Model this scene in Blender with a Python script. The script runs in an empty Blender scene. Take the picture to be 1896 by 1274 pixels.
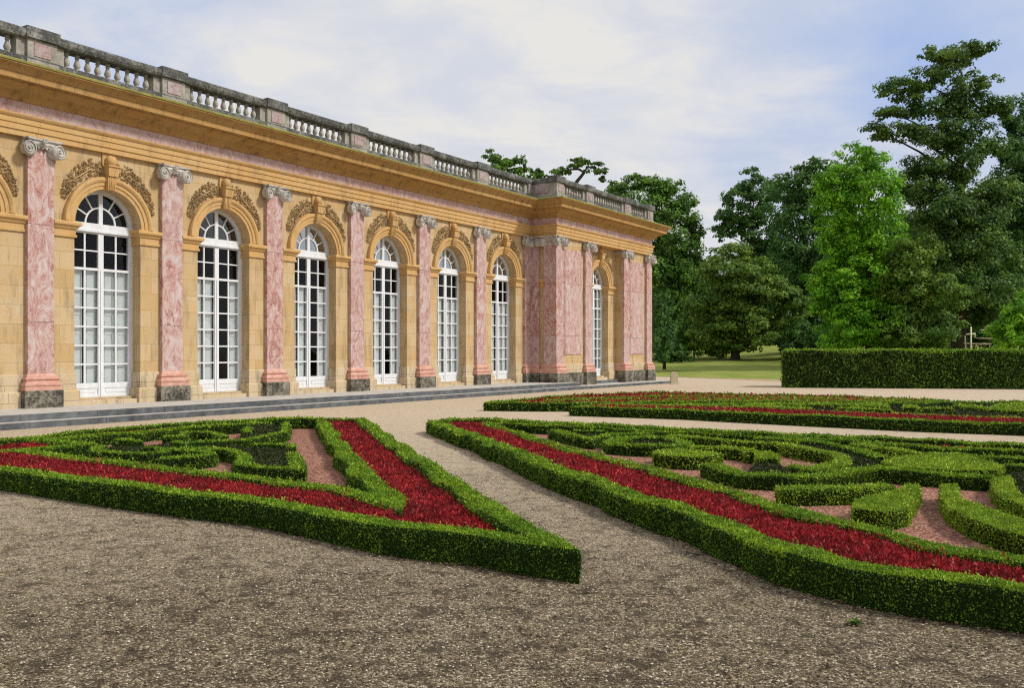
import bpy, math, random
import numpy as np
from mathutils import Vector
from mathutils.geometry import tessellate_polygon

rnd = random.Random(7)
rng = np.random.default_rng(11)
col = bpy.context.scene.collection
R = math.radians

# ------------------------------------------------------------------ camera
F, CX, CY, EYE = 1700.0, 948.0, 652.0, 1.65     # focal length, centre, horizon of the 1896 px photograph; eye height
cam_d = bpy.data.cameras.new('camera')
cam_d.lens = F / 1896 * 36; cam_d.sensor_width = 36
cam_d.shift_y = 15 / 1896
cam_d.clip_start = 0.1; cam_d.clip_end = 3000
cam = bpy.data.objects.new('camera', cam_d); col.objects.link(cam)
cam.location = (0, 0, EYE); cam.rotation_euler = (R(90), 0, 0)
bpy.context.scene.camera = cam

HT = 0.24                                        # height of the clipped box edging
def gp(x, y, z=0.0):
    """ground survey point measured on the photograph, at height z"""
    d = F * (EYE - z) / (y - CY)
    return ((x - CX) * d / F, d)
def at(x, y, d):
    return ((x - CX) * d / F, d, EYE - (y - CY) * d / F)

# ------------------------------------------------------------------ materials
class NT:
    def __init__(s, name, world=False):
        if world:
            s.m = bpy.data.worlds.new(name)
        else:
            s.m = bpy.data.materials.new(name)
        s.m.use_nodes = True
        s.t = s.m.node_tree; s.t.nodes.clear()
    def n(s, typ, ins=None, **props):
        nd = s.t.nodes.new(typ)
        for k, v in props.items(): setattr(nd, k, v)
        for k, v in (ins or {}).items():
            sock = nd.inputs[k]
            if isinstance(v, bpy.types.NodeSocket): s.t.links.new(v, sock)
            else: sock.default_value = v
        return nd
    def coord(s, which='Object'):
        return s.n('ShaderNodeTexCoord').outputs[which]
    def geo(s, which): return s.n('ShaderNodeNewGeometry').outputs[which]
    def vmul(s, v, k):
        return s.n('ShaderNodeVectorMath', {0: v, 1: k}, operation='MULTIPLY').outputs[0]
    def noise(s, v, scale=1, detail=4, rough=.55, dist=0):
        return s.n('ShaderNodeTexNoise', {'Vector': v, 'Scale': scale, 'Detail': detail, 'Roughness': rough, 'Distortion': dist}).outputs[0]
    def ramp(s, f, stops, interp='LINEAR'):
        nd = s.n('ShaderNodeValToRGB', {0: f}); cr = nd.color_ramp; cr.interpolation = interp
        while len(cr.elements) < len(stops): cr.elements.new(.5)
        for e, (p, c) in zip(cr.elements, stops):
            e.position = p
            e.color = (c, c, c, 1) if not isinstance(c, tuple) else (*c, 1)
        return nd.outputs[0]
    def mix(s, f, a, b, blend='MIX'):
        nd = s.n('ShaderNodeMix', data_type='RGBA', blend_type=blend)
        for k, v in ((0, f), (6, a), (7, b)):
            if isinstance(v, bpy.types.NodeSocket): s.t.links.new(v, nd.inputs[k])
            else: nd.inputs[k].default_value = (*v, 1) if isinstance(v, tuple) and len(v) == 3 else v
        return nd.outputs[2]
    def math(s, op, a, b=0.0, clamp=False):
        return s.n('ShaderNodeMath', {0: a, 1: b}, operation=op, use_clamp=clamp).outputs[0]
    def sep(s, v): return s.n('ShaderNodeSeparateXYZ', {0: v}).outputs
    def comb(s, x, y, z): return s.n('ShaderNodeCombineXYZ', {0: x, 1: y, 2: z}).outputs[0]
    def bump(s, h, strength=.3, dist=.02):
        return s.n('ShaderNodeBump', {'Strength': strength, 'Distance': dist, 'Height': h}).outputs[0]
    def out(s, c, rough=.8, spec=.3, normal=None, extra=None):
        ins = {'Base Color': c if isinstance(c, bpy.types.NodeSocket) else (*c, 1), 'Roughness': rough, 'Specular IOR Level': spec}
        if normal is not None: ins['Normal'] = normal
        p = s.n('ShaderNodeBsdfPrincipled', ins)
        sh = p.outputs[0]
        if extra: sh = extra(sh)
        s.n('ShaderNodeOutputMaterial', {'Surface': sh})
        return s.m

def leaf_mat(name, c_dark, c_mid, c_light, trans=.25, patch=1.2, patch_c=None, rough=.55, spec=.25):
    s = NT(name)
    r = s.geo('Random Per Island')
    c = s.ramp(r, [(0, c_dark), (.5, c_mid), (1, c_light)])
    pn = s.noise(s.geo('Position'), patch, 3)
    pc = patch_c or tuple(x * .55 for x in c_mid)
    c = s.mix(s.ramp(pn, [(.45, 0.0), (.7, .75)]), c, pc)
    fine = s.noise(s.geo('Position'), patch * 3.7, 2)
    c = s.mix(s.ramp(fine, [(.38, .6), (.52, 0.0)]), c, c_dark); c = s.mix(s.ramp(fine, [(.55, 0.0), (.68, .45)]), c, c_light)
    def ex(sh):
        tr = s.n('ShaderNodeBsdfTranslucent', {'Color': c}).outputs[0]
        return s.n('ShaderNodeMixShader', {0: trans, 1: sh, 2: tr}).outputs[0]
    return s.out(c, rough, spec, extra=ex)

M = {}
# ochre limestone, in courses of blocks
def stone(name, c1, c2, joint, bw=1.05, rh=.465, stain=(.16, .12, .07), stain_amt=.5, bscale=1.0):
    s = NT(name)
    co = s.coord(); x, y, z = s.sep(co)
    v = s.comb(s.math('ADD', x, y), z, 0.0)
    br = s.n('ShaderNodeTexBrick', {'Vector': v, 'Color1': (*c1, 1), 'Color2': (*c2, 1), 'Mortar': (*joint, 1), 'Scale': 1.0,
             'Mortar Size': .006, 'Mortar Smooth': .1, 'Bias': .0, 'Brick Width': bw, 'Row Height': rh}, offset=.5)
    c = br.outputs[0]
    n1 = s.noise(s.vmul(co, (1.1, 1.1, 2.6)), 1.3, 6, .65)
    c = s.mix(s.ramp(n1, [(.35, 0.0), (.7, .55)]), c, (c1[0] * 1.12, c1[1] * .93, c1[2] * .62))
    n2 = s.noise(s.vmul(co, (2.2, 2.2, .5)), 1.7, 6, .7)
    c = s.mix(s.ramp(n2, [(.5, 0.0), (.78, stain_amt)]), c, stain)
    n3 = s.noise(co, 38, 3)
    c = s.mix(s.ramp(n3, [(.3, .28), (.6, 0.0)]), c, stain)
    h = s.math('ADD', s.math('MULTIPLY', n3, .35), s.math('MULTIPLY', br.outputs[1], -1.0))
    return s.out(c, .9, .15, s.bump(h, .5, .01))
M['ochre'] = stone('ochre_limestone', (.53, .385, .205), (.61, .485, .31), (.44, .31, .16), stain_amt=.78)
M['ochre_trim'] = stone('ochre_trim_stone', (.57, .375, .165), (.62, .43, .21), (.34, .2, .07), bw=1.9, rh=9, stain=(.24, .14, .06), stain_amt=.7)
M['cornice'] = stone('weathered_cornice_stone', (.41, .255, .095), (.48, .31, .135), (.2, .12, .04), bw=1.9, rh=9, stain=(.11, .068, .028), stain_amt=.9)
M['socle'] = stone('pale_base_stone', (.56, .46, .31), (.62, .52, .38), (.25, .2, .14), bw=.9, rh=.42, stain=(.09, .08, .06), stain_amt=.85)

def marble(name='pink_veined_marble', k=1.0):
    s = NT(name)
    co = s.coord(); x, y, z = s.sep(co)
    # each block of marble is cut differently
    cell = s.n('ShaderNodeTexWhiteNoise', {'Vector': s.comb(s.math('FLOOR', s.math('MULTIPLY', x, .53)), s.math('FLOOR', s.math('MULTIPLY', z, .42)), 0.0)}, noise_dimensions='3D')
    off = s.n('ShaderNodeVectorMath', {0: cell.outputs[1], 1: (9.0, 9.0, 9.0)}, operation='MULTIPLY').outputs[0]
    v = s.n('ShaderNodeVectorMath', {0: co, 1: off}, operation='ADD').outputs[0]
    v1 = s.vmul(v, (1.0, 1.0, .55))
    n1 = s.noise(v1, 3.3, 9, .74, 1.8)
    c = s.ramp(n1, [(.34, (.20, .06, .05)), (.44, (.38, .155, .125)), (.51, (.50, .295, .24)), (.57, (.53, .41, .38)), (.68, (.60, .54, .55))])
    n2 = s.noise(s.vmul(v, (1.6, 1.6, .8)), 11, 7, .75, 2.5)
    c = s.mix(s.ramp(n2, [(.53, 0.0), (.60, .85)]), c, (.56, .49, .49))
    n4 = s.noise(v, 19, 6, .75, 1.5)
    c = s.mix(s.ramp(n4, [(.34, .9), (.44, 0.0)]), c, (.25, .06, .06))
    c = s.mix(s.math('MULTIPLY', cell.outputs[0], .4), c, (.54, .46, .46))
    jn = s.math('LESS_THAN', s.math('FRACT', s.math('MULTIPLY', z, .42)), .0065)
    c = s.mix(jn, c, (.2, .12, .1))
    if k != 1: c = s.mix(k, c, (.68, .56, .54))
    return s.out(c, .55, .35, s.bump(n2, .12, .01))
M['marble'] = marble()
M['marble_frieze'] = marble('frieze_marble', .12)
s = NT('faded_marble'); n = s.noise(s.coord(), 6, 7, .75, 1.5)
M['marble_pale'] = s.out(s.ramp(n, [(.36, (.28, .15, .14)), (.5, (.40, .30, .30)), (.62, (.42, .40, .43))]), .7, .2)
s = NT('pink_marble_moulding'); n = s.noise(s.coord(), 5, 5, .6, .8)
M['marble_base'] = s.out(s.ramp(n, [(.3, (.47, .22, .16)), (.55, (.58, .34, .27)), (.75, (.62, .45, .38))]), .7, .25)
def grey_stone(name, base, dark, amt, green=(.10, .11, .06), lo=.42, hi=.6):
    s = NT(name); co = s.coord()
    n1 = s.noise(co, 2.2, 7, .7)
    n2 = s.noise(co, 16, 5, .7)
    c = s.mix(s.ramp(n1, [(.3, 0.0), (.7, .6)]), base, tuple(b * .62 for b in base))
    m = s.math('ADD', s.math('MULTIPLY', n1, .5), s.math('MULTIPLY', n2, .5))
    c = s.mix(s.ramp(m, [(lo, 0.0), (hi, amt)]), c, dark)
    n3 = s.noise(s.vmul(co, (1, 1, 1.5)), 4.3, 4)
    c = s.mix(s.ramp(n3, [(.55, 0.0), (.7, .5)]), c, green)
    return s.out(c, .9, .15, s.bump(n2, .5, .02))
M['capital'] = grey_stone('pale_carved_stone', (.66, .63, .58), (.20, .18, .15), .55, (.34, .32, .25))
M['rail'] = grey_stone('lichened_rail_stone', (.35, .355, .34), (.05, .052, .05), .9, (.19, .19, .10), .36, .54)
M['baluster'] = grey_stone('grey_baluster_stone', (.52, .48, .41), (.12, .11, .09), .6, (.20, .17, .10))
M['pedestal'] = grey_stone('grey_pedestal_stone', (.46, .43, .38), (.13, .125, .11), .6, (.25, .24, .17))
M['moss'] = grey_stone('mossy_edge', (.36, .34, .10), (.12, .12, .03), .6, (.42, .38, .13))
M['dark_plinth'] = grey_stone('dark_plinth_stone', (.30, .27, .21), (.035, .035, .032), .95, (.13, .12, .07), .42, .56)
M['garland'] = grey_stone('carved_garland_stone', (.57, .42, .23), (.18, .12, .06), .5, (.46, .37, .22), .46, .6)
# steps
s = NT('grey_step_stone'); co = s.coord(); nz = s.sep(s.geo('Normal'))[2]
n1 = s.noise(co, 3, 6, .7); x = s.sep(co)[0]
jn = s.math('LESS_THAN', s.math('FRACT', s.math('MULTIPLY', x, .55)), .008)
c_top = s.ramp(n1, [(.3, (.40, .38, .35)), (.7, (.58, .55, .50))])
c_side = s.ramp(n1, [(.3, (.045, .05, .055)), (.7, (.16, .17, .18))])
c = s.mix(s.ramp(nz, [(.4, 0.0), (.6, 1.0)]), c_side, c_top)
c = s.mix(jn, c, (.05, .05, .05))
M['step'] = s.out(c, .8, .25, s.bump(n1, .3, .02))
s = NT('white_painted_wood'); n1 = s.noise(s.vmul(s.coord(), (1, 1, .4)), 9, 5, .7)
M['white'] = s.out(s.ramp(n1, [(.3, (.62, .64, .66)), (.6, (.74, .76, .79))]), .55, .3)
s = NT('grey_white_shutter'); n1 = s.noise(s.coord(), 2, 4)
M['shutter'] = s.out(s.ramp(n1, [(.3, (.76, .78, .76)), (.7, (.84, .86, .85))]), .7, .2)
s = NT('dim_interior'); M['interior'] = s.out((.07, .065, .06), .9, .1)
s = NT('window_glass')
fr = s.n('ShaderNodeFresnel', {'IOR': 1.5}).outputs[0]
wob = s.bump(s.noise(s.coord(), 1.5, 2), .08, .05)
gl = s.n('ShaderNodeBsdfGlossy', {'Roughness': .02, 'Color': (.9, .95, 1, 1), 'Normal': wob}).outputs[0]
tr = s.n('ShaderNodeBsdfTransparent', {'Color': (.93, .96, .97, 1)}).outputs[0]
s.n('ShaderNodeOutputMaterial', {'Surface': s.n('ShaderNodeMixShader', {0: s.math('MULTIPLY', fr, .5), 1: tr, 2: gl}).outputs[0]})
M['glass'] = s.m
s = NT('roof_lead'); M['roof'] = s.out((.12, .13, .14), .7, .3)
s = NT('plain_plaster'); n1 = s.noise(s.coord(), 1.4, 5)
M['plaster'] = s.out(s.ramp(n1, [(.3, (.42, .30, .14)), (.7, (.55, .40, .2))]), .9, .1)

# gravel: darker and littered on the near court, paler along the terrace
def gravel():
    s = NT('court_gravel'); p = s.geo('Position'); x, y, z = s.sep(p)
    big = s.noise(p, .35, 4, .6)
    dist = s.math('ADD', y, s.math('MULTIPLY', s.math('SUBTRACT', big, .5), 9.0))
    far_mix = s.ramp(s.math('DIVIDE', dist, 40.0), [(.14, 0.0), (.24, .35), (.40, .85), (.62, 1.0)])
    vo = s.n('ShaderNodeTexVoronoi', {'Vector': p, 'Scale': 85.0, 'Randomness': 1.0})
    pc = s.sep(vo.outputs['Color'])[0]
    near_c = s.ramp(pc, [(0, (.05, .036, .02)), (.4, (.13, .098, .056)), (.75, (.24, .19, .118)), (.92, (.42, .35, .24)), (1, (.64, .57, .43))])
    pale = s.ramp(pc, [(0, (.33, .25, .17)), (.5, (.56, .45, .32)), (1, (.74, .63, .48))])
    c = s.mix(far_mix, near_c, pale)
    n1 = s.noise(p, 4.2, 9, .82)
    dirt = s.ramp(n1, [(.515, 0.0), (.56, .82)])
    dirt = s.math('MULTIPLY', dirt, s.math('SUBTRACT', 1.0, s.math('MULTIPLY', far_mix, .93)))
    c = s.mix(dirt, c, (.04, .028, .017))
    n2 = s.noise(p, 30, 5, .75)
    d2 = s.math('MULTIPLY', s.ramp(n2, [(.54, 0.0), (.62, .85)]), s.math('SUBTRACT', 1.0, s.math('MULTIPLY', far_mix, .8)))
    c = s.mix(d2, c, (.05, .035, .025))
    h = s.math('ADD', s.math('MULTIPLY', vo.outputs['Distance'], -1.0), s.math('MULTIPLY', n1, 1.5))
    return s.out(c, .9, .2, s.bump(h, .7, .012))
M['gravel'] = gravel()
s = NT('crushed_brick_gravel'); p = s.geo('Position')
vo = s.n('ShaderNodeTexVoronoi', {'Vector': p, 'Scale': 55.0}); pc = s.sep(vo.outputs['Color'])[0]
c = s.ramp(pc, [(0, (.07, .028, .02)), (.4, (.26, .10, .068)), (.8, (.38, .18, .125)), (1, (.62, .42, .31))])
c = s.mix(s.ramp(s.noise(p, 9, 5, .7), [(.5, 0.0), (.65, .6)]), c, (.14, .075, .05))
M['brick_gravel'] = s.out(c, .9, .2, s.bump(vo.outputs['Distance'], .6, .012))
s = NT('dry_earth'); n1 = s.noise(s.geo('Position'), 1.5, 7, .7)
M['earth'] = s.out(s.ramp(n1, [(.3, (.27, .18, .10)), (.55, (.45, .34, .21)), (.7, (.33, .30, .12))]), .95, .1)
s = NT('lawn_grass'); p = s.geo('Position'); n1 = s.noise(s.vmul(p, (1, 1.6, 1)), .35, 8, .7); n2 = s.noise(p, 14, 3)
c = s.ramp(n1, [(.32, (.13, .20, .03)), (.5, (.26, .31, .06)), (.66, (.42, .38, .13))])
M['lawn'] = s.out(s.mix(s.ramp(n2, [(.4, .5), (.6, 0.0)]), c, (.07, .10, .02)), .95, .1)
s = NT('bed_soil'); M['soil'] = s.out((.05, .032, .02), .95, .1)
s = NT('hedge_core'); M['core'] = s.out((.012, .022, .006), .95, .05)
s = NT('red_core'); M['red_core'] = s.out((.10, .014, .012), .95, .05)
s = NT('tree_bark'); n1 = s.noise(s.vmul(s.coord(), (4, 4, 1)), 3, 6, .7)
M['bark'] = s.out(s.ramp(n1, [(.35, (.03, .024, .018)), (.7, (.085, .068, .05))]), .95, .1, s.bump(n1, .8, .05))
s = NT('weathered_timber'); n1 = s.noise(s.coord(), 6, 4); M['timber'] = s.out(s.ramp(n1, [(.3, (.28, .2, .13)), (.7, (.5, .42, .3))]), .9, .1)
s = NT('pale_timber'); M['pale_timber'] = s.out((.62, .6, .42), .9, .1)
s = NT('bollard_stone'); n1 = s.noise(s.coord(), 8, 5); M['bollard'] = s.out(s.ramp(n1, [(.3, (.45, .40, .26)), (.7, (.66, .60, .42))]), .9, .1)
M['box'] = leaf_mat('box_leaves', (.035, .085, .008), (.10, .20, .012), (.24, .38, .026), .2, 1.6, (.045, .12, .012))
M['box_top_lit'] = leaf_mat('lit_box_leaves', (.09, .17, .010), (.20, .345, .016), (.38, .54, .034), .22, 1.6, (.10, .24, .016))  # paler copy of the box leaves: top light painted into hedge colour
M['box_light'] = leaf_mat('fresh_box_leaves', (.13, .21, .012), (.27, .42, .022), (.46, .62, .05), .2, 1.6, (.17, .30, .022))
M['box_dark'] = leaf_mat('dark_groundcover_leaves', (.016, .024, .006), (.036, .05, .012), (.075, .09, .02), .15, 2.0)
M['red'] = leaf_mat('red_bedding_leaves', (.11, .012, .010), (.38, .018, .024), (.68, .06, .068), .3, 2.2, (.11, .012, .014))
M['tall_hedge'] = leaf_mat('clipped_hedge_leaves', (.03, .08, .012), (.075, .18, .022), (.25, .40, .05), .2, .7, (.07, .10, .016))
M['t_bright'] = leaf_mat('bright_chestnut_leaves', (.055, .19, .010), (.19, .47, .02), (.38, .68, .035), .4, .25, (.13, .33, .014))
M['t_mid'] = leaf_mat('mid_green_leaves', (.04, .11, .018), (.11, .25, .03), (.24, .42, .05), .35, .2, (.07, .15, .026))
M['t_olive'] = leaf_mat('olive_green_leaves', (.05, .115, .02), (.155, .27, .036), (.33, .46, .058), .42, .2, (.08, .18, .03))
M['t_dark'] = leaf_mat('dark_green_leaves', (.028, .085, .022), (.08, .20, .042), (.19, .36, .062), .42, .2, (.065, .15, .035))
M['t_pine'] = leaf_mat('dark_needles', (.028, .08, .02), (.085, .19, .035), (.23, .36, .058), .42, .15, (.12, .19, .035))
s = NT('fallen_litter'); r_ = s.geo('Random Per Island')
M['litter'] = s.out(s.ramp(r_, [(0, (.03, .02, .013)), (.6, (.08, .05, .03)), (.9, (.16, .11, .05)), (1, (.4, .3, .12))]), .9, .1)
s = NT('loose_stones'); r_ = s.geo('Random Per Island')
M['pebble'] = s.out(s.ramp(r_, [(0, (.07, .054, .034)), (.5, (.19, .152, .10)), (.85, (.38, .32, .23)), (1, (.66, .6, .48))]), .85, .2)

# ------------------------------------------------------------------ mesh accumulator
class Geo:
    def __init__(s): s.V = []; s.F = []; s.n = 0
    def add(s, v, f, mat=0, smooth=False):
        v = np.asarray(v, dtype=np.float32).reshape(-1, 3)
        if isinstance(f, np.ndarray):
            s.F.append(('a', f + s.n, mat, smooth))
        else:
            s.F.append(('l', [[i + s.n for i in q] for q in f], mat, smooth))
        s.V.append(v); s.n += len(v)
        return s
    def box(s, x0, x1, y0, y1, z0, z1, mat=0):
        v = [(x0,y0,z0),(x1,y0,z0),(x1,y1,z0),(x0,y1,z0),(x0,y0,z1),(x1,y0,z1),(x1,y1,z1),(x0,y1,z1)]
        return s.add(v, [(0,3,2,1),(4,5,6,7),(0,1,5,4),(1,2,6,5),(2,3,7,6),(3,0,4,7)], mat)
    def prism_y(s, pts, y0, y1, mat=0):       # polygon in x,z extruded along y
        n = len(pts)
        v = [(x, y0, z) for x, z in pts] + [(x, y1, z) for x, z in pts]
        f = [tuple(range(n)), tuple(range(2*n-1, n-1, -1))] + [(i, i+n, (i+1) % n + n, (i+1) % n) for i in range(n)]
        return s.add(v, f, mat)
    def prism_z(s, pts, z0, z1, mat=0):
        n = len(pts)
        v = [(x, y, z0) for x, y in pts] + [(x, y, z1) for x, y in pts]
        f = [tuple(range(n-1, -1, -1)), tuple(range(n, 2*n))] + [(i, (i+1) % n, (i+1) % n + n, i+n) for i in range(n)]
        return s.add(v, f, mat)
    def sweep(s, path, prof, mat=0, smooth=False, caps=False):
        """profile (offset outward, z) swept along a plan path with mitred corners; outward = right of travel"""
        P = [np.array(p, float) for p in path]; n = len(P); N = []
        for i in range(n - 1):
            t = P[i+1] - P[i]; t /= np.linalg.norm(t); N.append(np.array([t[1], -t[0]]))
        rows = []
        for i in range(n):
            if i == 0: m = N[0]
            elif i == n-1: m = N[-1]
            else: m = (N[i-1] + N[i]) / (1 + N[i-1].dot(N[i]))
            rows.append([(P[i][0] + m[0]*v, P[i][1] + m[1]*v, z) for v, z in prof])
        k = len(prof); V = [p for r in rows for p in r]
        Fc = [(i*k+j, (i+1)*k+j, (i+1)*k+j+1, i*k+j+1) for i in range(n-1) for j in range(k-1)]
        if caps: Fc += [tuple(range(k)), tuple((n-1)*k + j for j in range(k-1, -1, -1))]
        return s.add(V, Fc, mat, smooth)
    def lathe(s, cx, cy, prof, seg=12, mat=0, smooth=True, z0=0):
        k = len(prof)
        V = [(cx + r*math.cos(2*math.pi*a/seg), cy + r*math.sin(2*math.pi*a/seg), z0+z) for a in range(seg) for r, z in prof]
        Fc = [(a*k+j, ((a+1) % seg)*k+j, ((a+1) % seg)*k+j+1, a*k+j+1) for a in range(seg) for j in range(k-1)]
        return s.add(V, Fc, mat, smooth)
    def tube(s, pts, radii, seg=8, mat=0, smooth=True):
        P = [np.array(p, float) for p in pts]; V = []
        for i, p in enumerate(P):
            t = P[min(i+1, len(P)-1)] - P[max(i-1, 0)]; t /= (np.linalg.norm(t) + 1e-9)
            a = np.cross(t, (0.31, .95, .1) if abs(t[1]) < .9 else (1, 0, 0)); a /= np.linalg.norm(a); b = np.cross(t, a)
            for q in range(seg):
                an = 2*math.pi*q/seg; V.append(p + radii[i]*(math.cos(an)*a + math.sin(an)*b))
        n = len(P)
        Fc = [(i*seg+q, i*seg+(q+1) % seg, (i+1)*seg+(q+1) % seg, (i+1)*seg+q) for i in range(n-1) for q in range(seg)]
        Fc += [tuple(range(seg-1, -1, -1)), tuple((n-1)*seg+q for q in range(seg))]
        return s.add(V, Fc, mat, smooth)
    def build(s, name, mats, parent=None, loc=None):
        me = bpy.data.meshes.new(name)
        V = np.concatenate(s.V) if s.V else np.zeros((0, 3), np.float32)
        loops, starts, mi, sm = [], [], [], []; ls = 0
        for kind, f, m, smooth in s.F:
            if kind == 'a':
                k = f.shape[1]; loops.append(f.reshape(-1)); starts.append(np.arange(len(f)) * k + ls); ls += f.size
                mi.append(np.full(len(f), m)); sm.append(np.full(len(f), smooth))
            else:
                for q in f:
                    starts.append(np.array([ls])); ls += len(q)
                loops.append(np.array([i for q in f for i in q])); mi.append(np.full(len(f), m)); sm.append(np.full(len(f), smooth))
        loops = np.concatenate(loops).astype(np.int32); starts = np.concatenate(starts).astype(np.int32)
        me.vertices.add(len(V)); me.vertices.foreach_set('co', V.reshape(-1))
        me.loops.add(len(loops)); me.loops.foreach_set('vertex_index', loops)
        me.polygons.add(len(starts)); me.polygons.foreach_set('loop_start', starts)
        me.polygons.foreach_set('material_index', np.concatenate(mi).astype(np.int32))
        me.polygons.foreach_set('use_smooth', np.concatenate(sm).astype(bool))
        me.update(calc_edges=True)
        for m in (mats if isinstance(mats, (list, tuple)) else [mats]): me.materials.append(M[m])
        o = bpy.data.objects.new(name, me); col.objects.link(o)
        if parent is not None: o.parent = parent
        if loc is not None: o.location = loc
        return o

def tag(o, label=None, cat=None, group=None, kind=None):
    if label: o['label'] = label
    if cat: o['category'] = cat
    if group: o['group'] = group
    if kind: o['kind'] = kind
    return o
def empty(name, loc=(0, 0, 0), rz=0, parent=None):
    o = bpy.data.objects.new(name, None); col.objects.link(o); o.location = loc; o.rotation_euler = (0, 0, rz)
    o.empty_display_size = .3
    if parent is not None: o.parent = parent
    return o

# leaves: one diamond face each
def leaf_arrays(P, D, Nn, L, W):
    """P base centres, D long axis, Nn approx normal, L length, W width"""
    D = D / (np.linalg.norm(D, axis=1, keepdims=True) + 1e-9)
    S = np.cross(D, Nn); S /= (np.linalg.norm(S, axis=1, keepdims=True) + 1e-9)
    L = L[:, None]; W = W[:, None]
    a = P - D * L * .5; b = P + S * W * .5; c = P + D * L * .5; d = P - S * W * .5
    V = np.stack([a, b, c, d], 1).reshape(-1, 3)
    return V, np.arange(len(P) * 4).reshape(-1, 4)

def tri_samples(V, T, dens_fn):
    A, B, C = V[T[:, 0]], V[T[:, 1]], V[T[:, 2]]
    nr = np.cross(B - A, C - A); ar = np.linalg.norm(nr, axis=1) * .5; nr = nr / (2 * ar[:, None] + 1e-12)
    cen = (A + B + C) / 3
    n = rng.poisson(ar * dens_fn(cen, nr))
    idx = np.repeat(np.arange(len(T)), n)
    u, v = rng.random(len(idx)), rng.random(len(idx)); k = u + v > 1; u[k], v[k] = 1 - u[k], 1 - v[k]
    return A[idx] + (B - A)[idx] * u[:, None] + (C - A)[idx] * v[:, None], nr[idx]

# ------------------------------------------------------------------ sky and light
w = NT('World', world=True); bpy.context.scene.world = w.m
SUN_EL, SUN_AZ = R(42), R(100)                       # azimuth clockwise from +Y (to the right of the camera)
sky = w.n('ShaderNodeTexSky', sky_type='NISHITA'); sky.sun_disc = False
sky.sun_elevation = SUN_EL; sky.sun_rotation = SUN_AZ; sky.dust_density = 2.0; sky.air_density = 1.2
dv = w.coord('Generated'); x, y, z = w.sep(dv)
up = w.math('ADD', w.math('MAXIMUM', z, 0.0), .30)
pv = w.comb(w.math('DIVIDE', x, up), w.math('DIVIDE', y, up), 0.0)
n1 = w.noise(w.vmul(pv, (1.1, 1.3, 1)), 1.3, 7, .55, .6)
n2 = w.noise(w.vmul(pv, (1.5, 2.0, 1)), 2.6, 6, .6, .4)
def glow(px, py, r0, r1):
    d = Vector(((px - CX), F, (CY - py))).normalized()
    dt = w.n('ShaderNodeVectorMath', {0: dv, 1: tuple(d)}, operation='DOT_PRODUCT').outputs['Value']
    return w.ramp(dt, [(math.cos(R(r1)), 0.0), (math.cos(R(r0)), 1.0)], 'EASE')
blue = w.math('ADD', w.math('MULTIPLY', glow(1620, 180, 2, 15), .62), w.math('MULTIPLY', glow(60, -20, 2, 15), .75))
blue = w.math('ADD', blue, w.math('MULTIPLY', glow(1900, 60, 2, 12), .5))
cl = w.math('ADD', w.math('MULTIPLY', n1, 1.5), w.math('MULTIPLY', n2, .5))
cl = w.math('SUBTRACT', w.math('ADD', cl, .24), blue)
cloud = w.ramp(cl, [(.0, 0.0), (.35, .35), (.75, .8), (1.0, 1.0)])
tone = w.ramp(n2, [(.38, (6.6, 6.9, 7.6)), (.5, (7.3, 7.4, 7.75)), (.6, (8.0, 7.9, 7.65))])
skyc = w.mix(.8, sky.outputs[0], (4.3, 5.6, 8.8, 1))
c = w.mix(cloud, skyc, tone)
w.n('ShaderNodeOutputWorld', {'Surface': w.n('ShaderNodeBackground', {'Color': c, 'Strength': .1}).outputs[0]})
sun_d = bpy.data.lights.new('sun', 'SUN'); sun_d.energy = 3.1; sun_d.angle = R(10); sun_d.color = (1, .95, .87)
sun = bpy.data.objects.new('sun', sun_d); col.objects.link(sun); sun.location = (20, -20, 40)
sd = Vector((math.sin(SUN_AZ) * math.cos(SUN_EL), math.cos(SUN_AZ) * math.cos(SUN_EL), math.sin(SUN_EL)))
sun.rotation_euler = sd.to_track_quat('Z', 'Y').to_euler()
bpy.context.scene.render.engine = 'CYCLES'
bpy.context.scene.cycles.filter_width = 1.15
bpy.context.scene.cycles.use_denoising = False
vs = bpy.context.scene.view_settings
vs.view_transform = 'Standard'; vs.look = 'None'; vs.gamma = 1; vs.exposure = 0.0

# ------------------------------------------------------------------ palace
TA = math.atan2(1700, 1102)                           # angle of the facade from +X
a_, b_ = math.cos(TA), math.sin(TA)
DW = 22.0
O = (-DW * b_, DW * a_, 0)
palace = empty('palace_wing', O, TA)
tag(palace, 'long single-storey palace wing of ochre stone with pink marble pilasters and a stone balustrade', 'palace')
def part(g, name, mats, parent=palace, label=None):
    o = g.build(name, mats, parent)
    if label: o['label'] = label
    return o
U0, BAY = 12.58, 3.765
PIL = [U0 + BAY * i for i in range(-2, 6)]            # pilaster centres on the long front
WIN = [U0 + BAY * (i + .5) for i in range(-2, 6)]     # window centres; the last one ends at the inner corner
XC = 35.38                                            # face of the side of the projecting end
UE = 45.5                                             # far corner of the projecting end
Z0, ZA = 0.285, 6.85
RI, RO, ZS = .95, 1.27, 4.98
XL = PIL[0] - BAY / 2

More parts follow.
